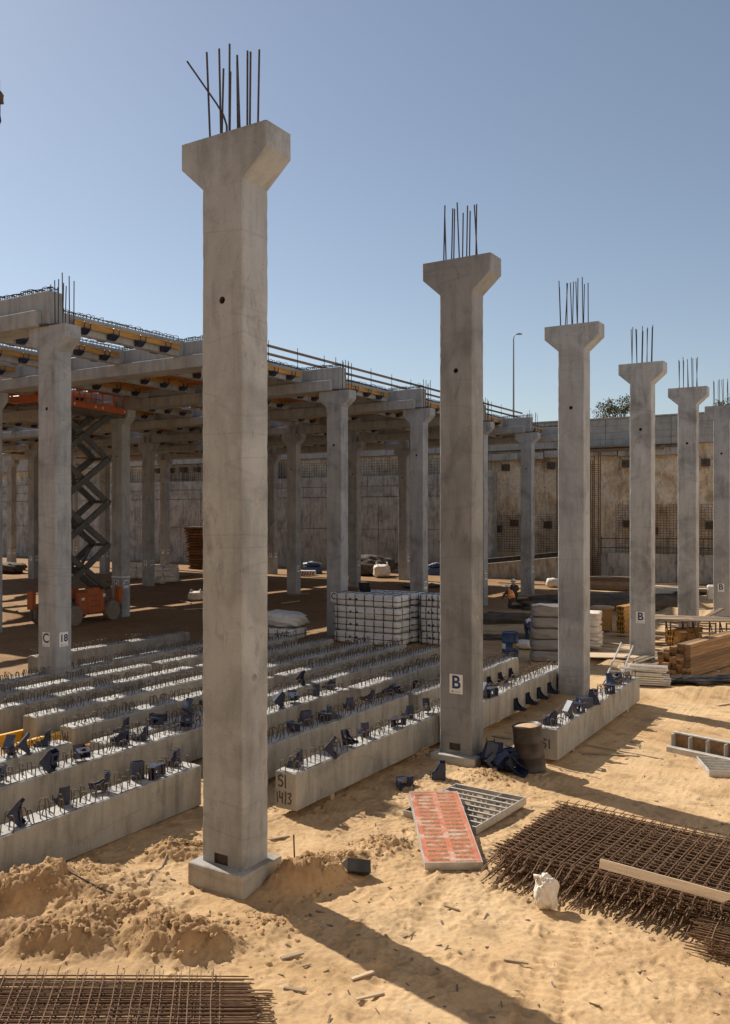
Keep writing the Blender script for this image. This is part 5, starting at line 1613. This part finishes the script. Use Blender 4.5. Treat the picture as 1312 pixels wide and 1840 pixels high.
for k in range(4):
    q0 = on(1120+k*9, 1205) + Vector((0, 0, .2)); q1 = on(1160+k*8, 1192)
    m = MB(); d = Vector((q1.x-q0.x, q1.y-q0.y, .0)); m.tube([(0, 0, 0), tuple(d)], .03, 7)
    tag(m.build('loose_tube', MAT['aluw'] if k % 2 else MAT['plank'], loc=q0), 'loose tube lying behind the aluminium bundle', 'tube', 'loose tubes behind the bundle')
m = MB(); m.box(-1.0, 1.0, -.5, .5, 0, .03); p = on(1100, 1192, .01); tag(m.build('wet_board', MAT['plank'], None, .004, loc=p, rot=(0, R(1), R(32))), 'pale flat board on the sand behind the unsigned column', 'board')

# formwork panels at the right edge
p = on(1197, 1352)
d0 = Vector((*gp(1197, 1352), 0)); d1 = Vector((*gp(1345, 1384), 0)); rz = math.atan2((d1-d0).y, (d1-d0).x)
fp = thing('formwork_side_panel', 'formwork panel standing on edge with brown ribbed bays, near the small grid panel', 'formwork panel', (d0.x, d0.y, p.z-.01), (0, 0, rz))
m = MB(); m.box(0, 2.3, 0, .13, 0, .13); m.build('bottom_frame', MAT['alu'], fp, .006)
m = MB(); m.box(.05, 2.3, .30, .33, .02, .36); m.build('face_sheet', MAT['lumber'], fp)
m = MB(); m.box(.03, 2.3, .27, .36, .365, .40); m.build('top_frame', MAT['aluw'], fp, .004)
for i in range(6):
    m = MB(); m.box(.04+i*.38, .06+i*.38, .135, .30, .0, .362); m.build('rib', MAT['alu'], fp)
m = MB(); m.box(.0, 2.3, .135, .295, .0, .02); m.build('base_sheet', MAT['alu'], fp)
p = on(1330, 1385)
g2 = thing('formwork_grid_panel', 'small grey metal grid panel on the sand before the ribbed one', 'formwork panel', p+Vector((0, 0, .01)), (0, 0, R(24)))
for b in ((-.7, .7, -.5, -.48), (-.7, .7, .48, .5), (-.7, -.68, -.479, .479), (.68, .7, -.479, .479)):
    m = MB(); m.box(*b, 0, .12); m.build('frame_side', MAT['alu'], g2, .003)
m = MB(); m.box(-.678, .678, -.478, .478, .004, .02); m.build('face_sheet', MAT['alu'], g2)
for i in range(4):
    m = MB(); m.box(-.678, .678, -.006, .006, .021, .115); m.build('rib', MAT['alu'], g2, loc=(0, -.28+i*.19, 0))

# ================================================================== FAR CLUTTER
rd = random.Random(21)
o = None
def box_thing(name, px, py, sx, sy, sz, rz, mat, label, cat, bev=.02):
    p = on(px, py); t = None
    m = MB(); m.box(-sx/2, sx/2, -sy/2, sy/2, 0, sz)
    return tag(m.build(name, MAT[mat], None, bev, loc=(p.x, p.y, p.z-.02), rot=(0, 0, rz)), label, cat)
def plank_stack(px, py, L, nx, nz, w_, h_, rz, mat, label, grp):
    p0 = on(px, py); me = MB().box(-L/2, L/2, -w_/2, w_/2, 0, h_).mesh('timber_plank', MAT[mat], .01)
    c, s = math.cos(rz), math.sin(rz)
    for j in range(nz):
        for i in range(nx):
            ox, oy = rd.uniform(-.12, .12), i*(w_+.01)
            tag(inst('timber_plank', me, None, (p0.x+ox*c-oy*s, p0.y+ox*s+oy*c, p0.z+.02+j*(h_+.004)), (0, 0, rz)), label, 'timber', grp)
plank_stack(1088, 1061, 3.4, 4, 3, .3, .28, R(4), 'rail', 'dark weathered timber in the stack before the kicker wall', 'timbers stacked before the kicker wall')
plank_stack(1120, 1056, 2.6, 3, 2, .3, .25, R(8), 'plank', 'pale weathered timber in the low stack before the kicker wall', 'pale timbers before the kicker wall')
plank_stack(1196, 1068, 3.0, 4, 2, .3, .2, R(20), 'alu', 'grey panel in the flat stack beside the far mottled column', 'grey panels by the far column')
for i in range(46):
    px = rd.uniform(870, 1312); py = rd.uniform(1036, 1078) if i < 26 else rd.uniform(1085, 1180)
    if i >= 26: px = rd.uniform(1062, 1312)
    p = on(px, py); L = rd.uniform(1.2, 4.2); m = MB(); wd = rd.uniform(.08, .22); m.box(-L/2, L/2, -wd/2, wd/2, 0, .06)
    tag(m.build('loose_plank', MAT[rd.choice(('plank', 'rail', 'alu', 'rail'))], None, loc=p+Vector((0, 0, .03+rd.uniform(0, .1))), rot=(0, rd.uniform(-.03, .03), rd.uniform(-.3, .9))), 'loose weathered plank littering the ground towards the far wall', 'plank', 'loose planks towards the far wall')
for i, (px, py, sx, sy, h) in enumerate(((905, 1034, 7, 1.4, .3), (975, 1040, 6, 1.2, .25), (1190, 1082, 4, 1.6, .3), (1130, 1074, 7, 1.5, .25), (1275, 1068, 5, 1.3, .3), (760, 1056, 3, 1, .2))):
    o = blob('black_sheet', sx, sy, h, MAT['black'], 60+i, .4, .8, 40, freq=3.2); o.location = on(px, py); o.rotation_euler = (0, 0, R(10+9*i)); tag(o, 'flat crumpled black sheet on the ground towards the far wall', 'plastic sheet', 'black sheets towards the far wall')
m = MB(); a = on(1090, 1032, 1.4); b = on(1118, 1040, .5); m.tube([(0, 0, 0), tuple(b-a)], .07, 6); tag(m.build('pale_pole', MAT['aluw'], loc=a), 'pale pole lying slanted on the timber before the kicker wall', 'pole')
for k, px in enumerate((1213, 1218)):
    a = on(px, 1042, 0); m = MB(); m.tube([(0, 0, 0), (.4+.2*k, .7, 3.0)], .045, 6); tag(m.build('leaning_pole', MAT['plank'], loc=a), 'thin pole leaning against the kicker wall', 'pole', 'poles leaning on the kicker wall')
a = on(1262, 1128); m = MB(); m.box(-1.3, 1.3, -.12, .12, 0, .06)
tag(m.build('loose_plank', MAT['rail'], None, loc=a+Vector((0, 0, .35)), rot=(0, R(-18), R(58))), 'thick plank propped against the last B column', 'plank')
box_thing('white_drum', 1280, 1078, .6, .6, .9, R(10), 'bag', 'small white container beside the last B column', 'container', .08)

# under the deck
def jumbo(px, py, sx, sz, label, seed, loops=True):
    p = on(px, py)
    t = thing('bulk_bag', label, 'bulk bag', p, (0, 0, R(30)))
    blob('bag_body', sx, sx*.95, sz, MAT['bag'], seed, .16, .55, 32, parent=t)
    if loops:
        for s in (-1, 1):
            m = MB(); m.tube([(s*sx*.38, -.2, sz*.86), (s*sx*.34, -.12, sz*1.14), (s*sx*.3, .05, sz*1.16), (s*sx*.3, .15, sz*.86)], .035, 6); m.build('lifting_loop', MAT['bag'], t)
    return t
jumbo(686, 1038, 1.35, 1.05, 'white bulk bag with lifting loops on the sunlit strip by the retaining wall', 4)
def bag_stack(px, py, nx, nz, label, grp, sd):
    p0 = on(px, py)
    for j in range(nz):
        for i in range(nx):
            o = soft_box('wrapped_sack', 1.0, .95, .42, MAT['wrapw'], sd+i*3+j, None, .07)
            o.location = (p0.x+CYAW*i*.98, p0.y+SY*i*.98, p0.z+.05+j*.41); o.rotation_euler = (0, 0, R(32)+random.uniform(-.06, .06)); tag(o, label, 'sack', grp)
bag_stack(236, 1040, 2, 3, 'white wrapped sack stacked on the lift side of the E 22 column', 'sacks on the lift side of E 22', 3)
bag_stack(284, 1046, 2, 3, 'white wrapped sack stacked behind the small open bag under the deck', 'sacks behind the small open bag', 9)
jumbo(287, 1050, .75, .55, 'small open white bag in front of the stacked sacks under the deck', 8, False)
jumbo(352, 1079, .85, .55, 'white bag alone on the shaded earth under the deck', 10, True)
# orange stack of formwork sheets
p = on(352, 1021)
for k in range(15):
    w_ = 2.6 + (.9*k/15) + random.uniform(-.25, .25)
    m = MB(); m.box(-w_/2, w_/2, -1.2, 1.2, 0, .17); m.box(-w_/2+.1, w_/2-.1, -1.1, 1.1, .172, .235)
    tag(m.build('formwork_pallet', MAT['stackb'], None, .02, loc=(p.x+.6+random.uniform(-.1, .1), p.y+.6, p.z+.02+k*.262), rot=(0, R(random.uniform(-1, 1)*.2), R(30))), 'rusty brown formwork sheet in the leaning stack by the retaining wall', 'formwork', 'stack of orange formwork sheets')
bt = thing('barrier_board', 'white tray with orange stripes lying by the retaining wall', 'tray', on(549, 1034), (0, 0, R(28)))
m = MB(); m.box(-.85, .85, -.3, .3, 0, .42); m.build('tray', MAT['sign'], bt, .02)
for i in range(7):
    m = MB(); x = -.75+i*.22; m.prism([(x, .05), (x+.12, .05), (x+.2, .35), (x+.08, .35)], -.318, -.303, 'y'); m.build('stripe', MAT['orange'], bt)
for (px, py, sx, lab) in ((562, 1030, 1.6, 'heap of blue fittings in a crate behind the striped tray'), (785, 1033, 1.5, 'heap of blue fittings in a crate near the C 21 column')):
    c = thing('fittings_crate', lab, 'crate', on(px, py), (0, 0, R(31)))
    m = MB(); m.box(-sx/2, sx/2, -.5, .5, 0, .6); m.build('crate', MAT['drumb'], c, .03)
    o = blob('fittings', sx*.95, .95, .42, MAT['drumb'], int(px), .4, .8, 28, parent=c); o.location = (0, 0, .58)
    m = MB(); m.tube([(-sx/2, -.2, .8), (0, -.3, 1.05), (sx/2, -.2, .85)], .06, 6); m.build('loose_pipe', MAT['aluw'], c)
o = blob('dark_heap', 5.5, 2.2, 1.6, MAT['mud'], 71, .4, .75, 40); o.location = on(655, 1034); o.rotation_euler = (0, 0, R(5)); tag(o, 'dark heap of debris against the retaining wall behind the bulk bag', 'debris heap')
o = blob('dark_heap', 3.5, 2.0, .9, MAT['mud'], 74, .4, .75, 40); o.location = on(16, 1030); tag(o, 'dark pile of scrap in the shade beyond the F columns', 'debris heap')
for i in range(26):
    px = rd.uniform(10, 840); py = rd.uniform(1036, 1110); p = on(px, py); L = rd.uniform(.6, 2.6); m = MB(); m.box(-L/2, L/2, -.06, .06, 0, .05)
    tag(m.build('loose_plank', MAT[rd.choice(('plank', 'rail'))], None, loc=p+Vector((0, 0, .02)), rot=(0, 0, rd.uniform(0, 3.1))), 'loose timber offcut on the earth under the raised deck', 'offcut', 'offcuts under the deck')

# small stones and clods on the sand
rd = random.Random(31)
m = MB()
CL = []
def clod(x, y, s): CL.append((x, y, s))
def clod_mesh(x, y, z, s):
    vs = []
    for i in range(6):
        a = i*1.047; r = s*rd.uniform(.6, 1.1); vs.append((x+r*math.cos(a), y+r*math.sin(a), z+s*rd.uniform(-.15, .15)))
    for i in range(4):
        a = i*1.57+.4; r = s*rd.uniform(.3, .65); vs.append((x+r*math.cos(a), y+r*math.sin(a), z+s*rd.uniform(.35, .8)))
    fs = [(6, 7, 8, 9)] + [(0, 1, 6), (1, 7, 6), (1, 2, 7), (2, 3, 7), (3, 8, 7), (3, 4, 8), (4, 9, 8), (4, 5, 9), (5, 0, 9), (0, 6, 9)]
    m.add(vs, fs)
for i in range(1500):
    px = rd.uniform(-10, 1320); py = 926 + 340*math.exp(rd.uniform(0, 1.0)) * rd.uniform(.8, 1)
    x, y = gp(px, py); clod(x, y, .006+.016*rd.random()**3)
for (hx, hy, rx, ry, rot, h, rg) in HEAPS[:12]:
    for i in range(260):
        a = rd.uniform(0, 6.28); r = abs(rd.gauss(0, .8)); u, v = r*rx*math.cos(a), r*ry*math.sin(a)
        clod(hx+u*math.cos(rot)-v*math.sin(rot), hy+u*math.sin(rot)+v*math.cos(rot), .008+.045*rd.random()**4)
ca = np.array(CL); cz = gz_arr(ca[:, 0], ca[:, 1])
for (x, y, s_), z in zip(CL, cz): clod_mesh(x, y, float(z), s_)
stuff(m.build('clods', MAT['sand']))
m = MB()
for i in range(260):
    px = rd.uniform(0, 1312); py = 926 + 360*math.exp(rd.uniform(0, .95)); x, y = gp(px, py)
    z = float(gz_arr(np.array([x]), np.array([y]))[0]); a = rd.uniform(0, 6.28); L = rd.uniform(.015, .07); wd = rd.uniform(.004, .014)
    m.M = Matrix.Translation((x, y, z+.006)) @ Euler((rd.uniform(-.4, .4), rd.uniform(-.4, .4), a)).to_matrix().to_4x4()
    m.box(-L, L, -wd, wd, -.004, .004)
stuff(m.build('litter', MAT['rail']))

# hook block of a crane, hanging at the edge of the view
z = 45.0; X = (-1.0-CX)/FPX*z
hk = thing('crane_hook_block', 'brown crane hook block hanging from a thin cable in the sky', 'crane hook', (X*CYAW-z*SY, X*SY+z*CYAW, HC+(CY-186)/FPX*z), (0, 0, R(32)))
m = MB(); m.prism([(-.2, 0), (.17, 0), (.2, .08), (.17, .12), (.17, .4), (.2, .45), (.1, .62), (-.1, .62), (-.2, .45)], -.12, .12, 'y'); m.build('block', MAT['rebar'], hk, .015)
m = MB(); m.tube([(0, 0, 0), (0, 0, -.6), (.05, 0, -.9), (0, 0, -1.05), (-.08, 0, -.98)], .05, 7); m.build('hook', MAT['rebard'], hk)
m = MB(); m.tube([(0, 0, .6), (0, 0, 1.2)], .03, 6); m.tube([(0, 0, 1.2), (0, 0, 30)], .008, 5); m.build('cable', MAT['rebard'], hk)
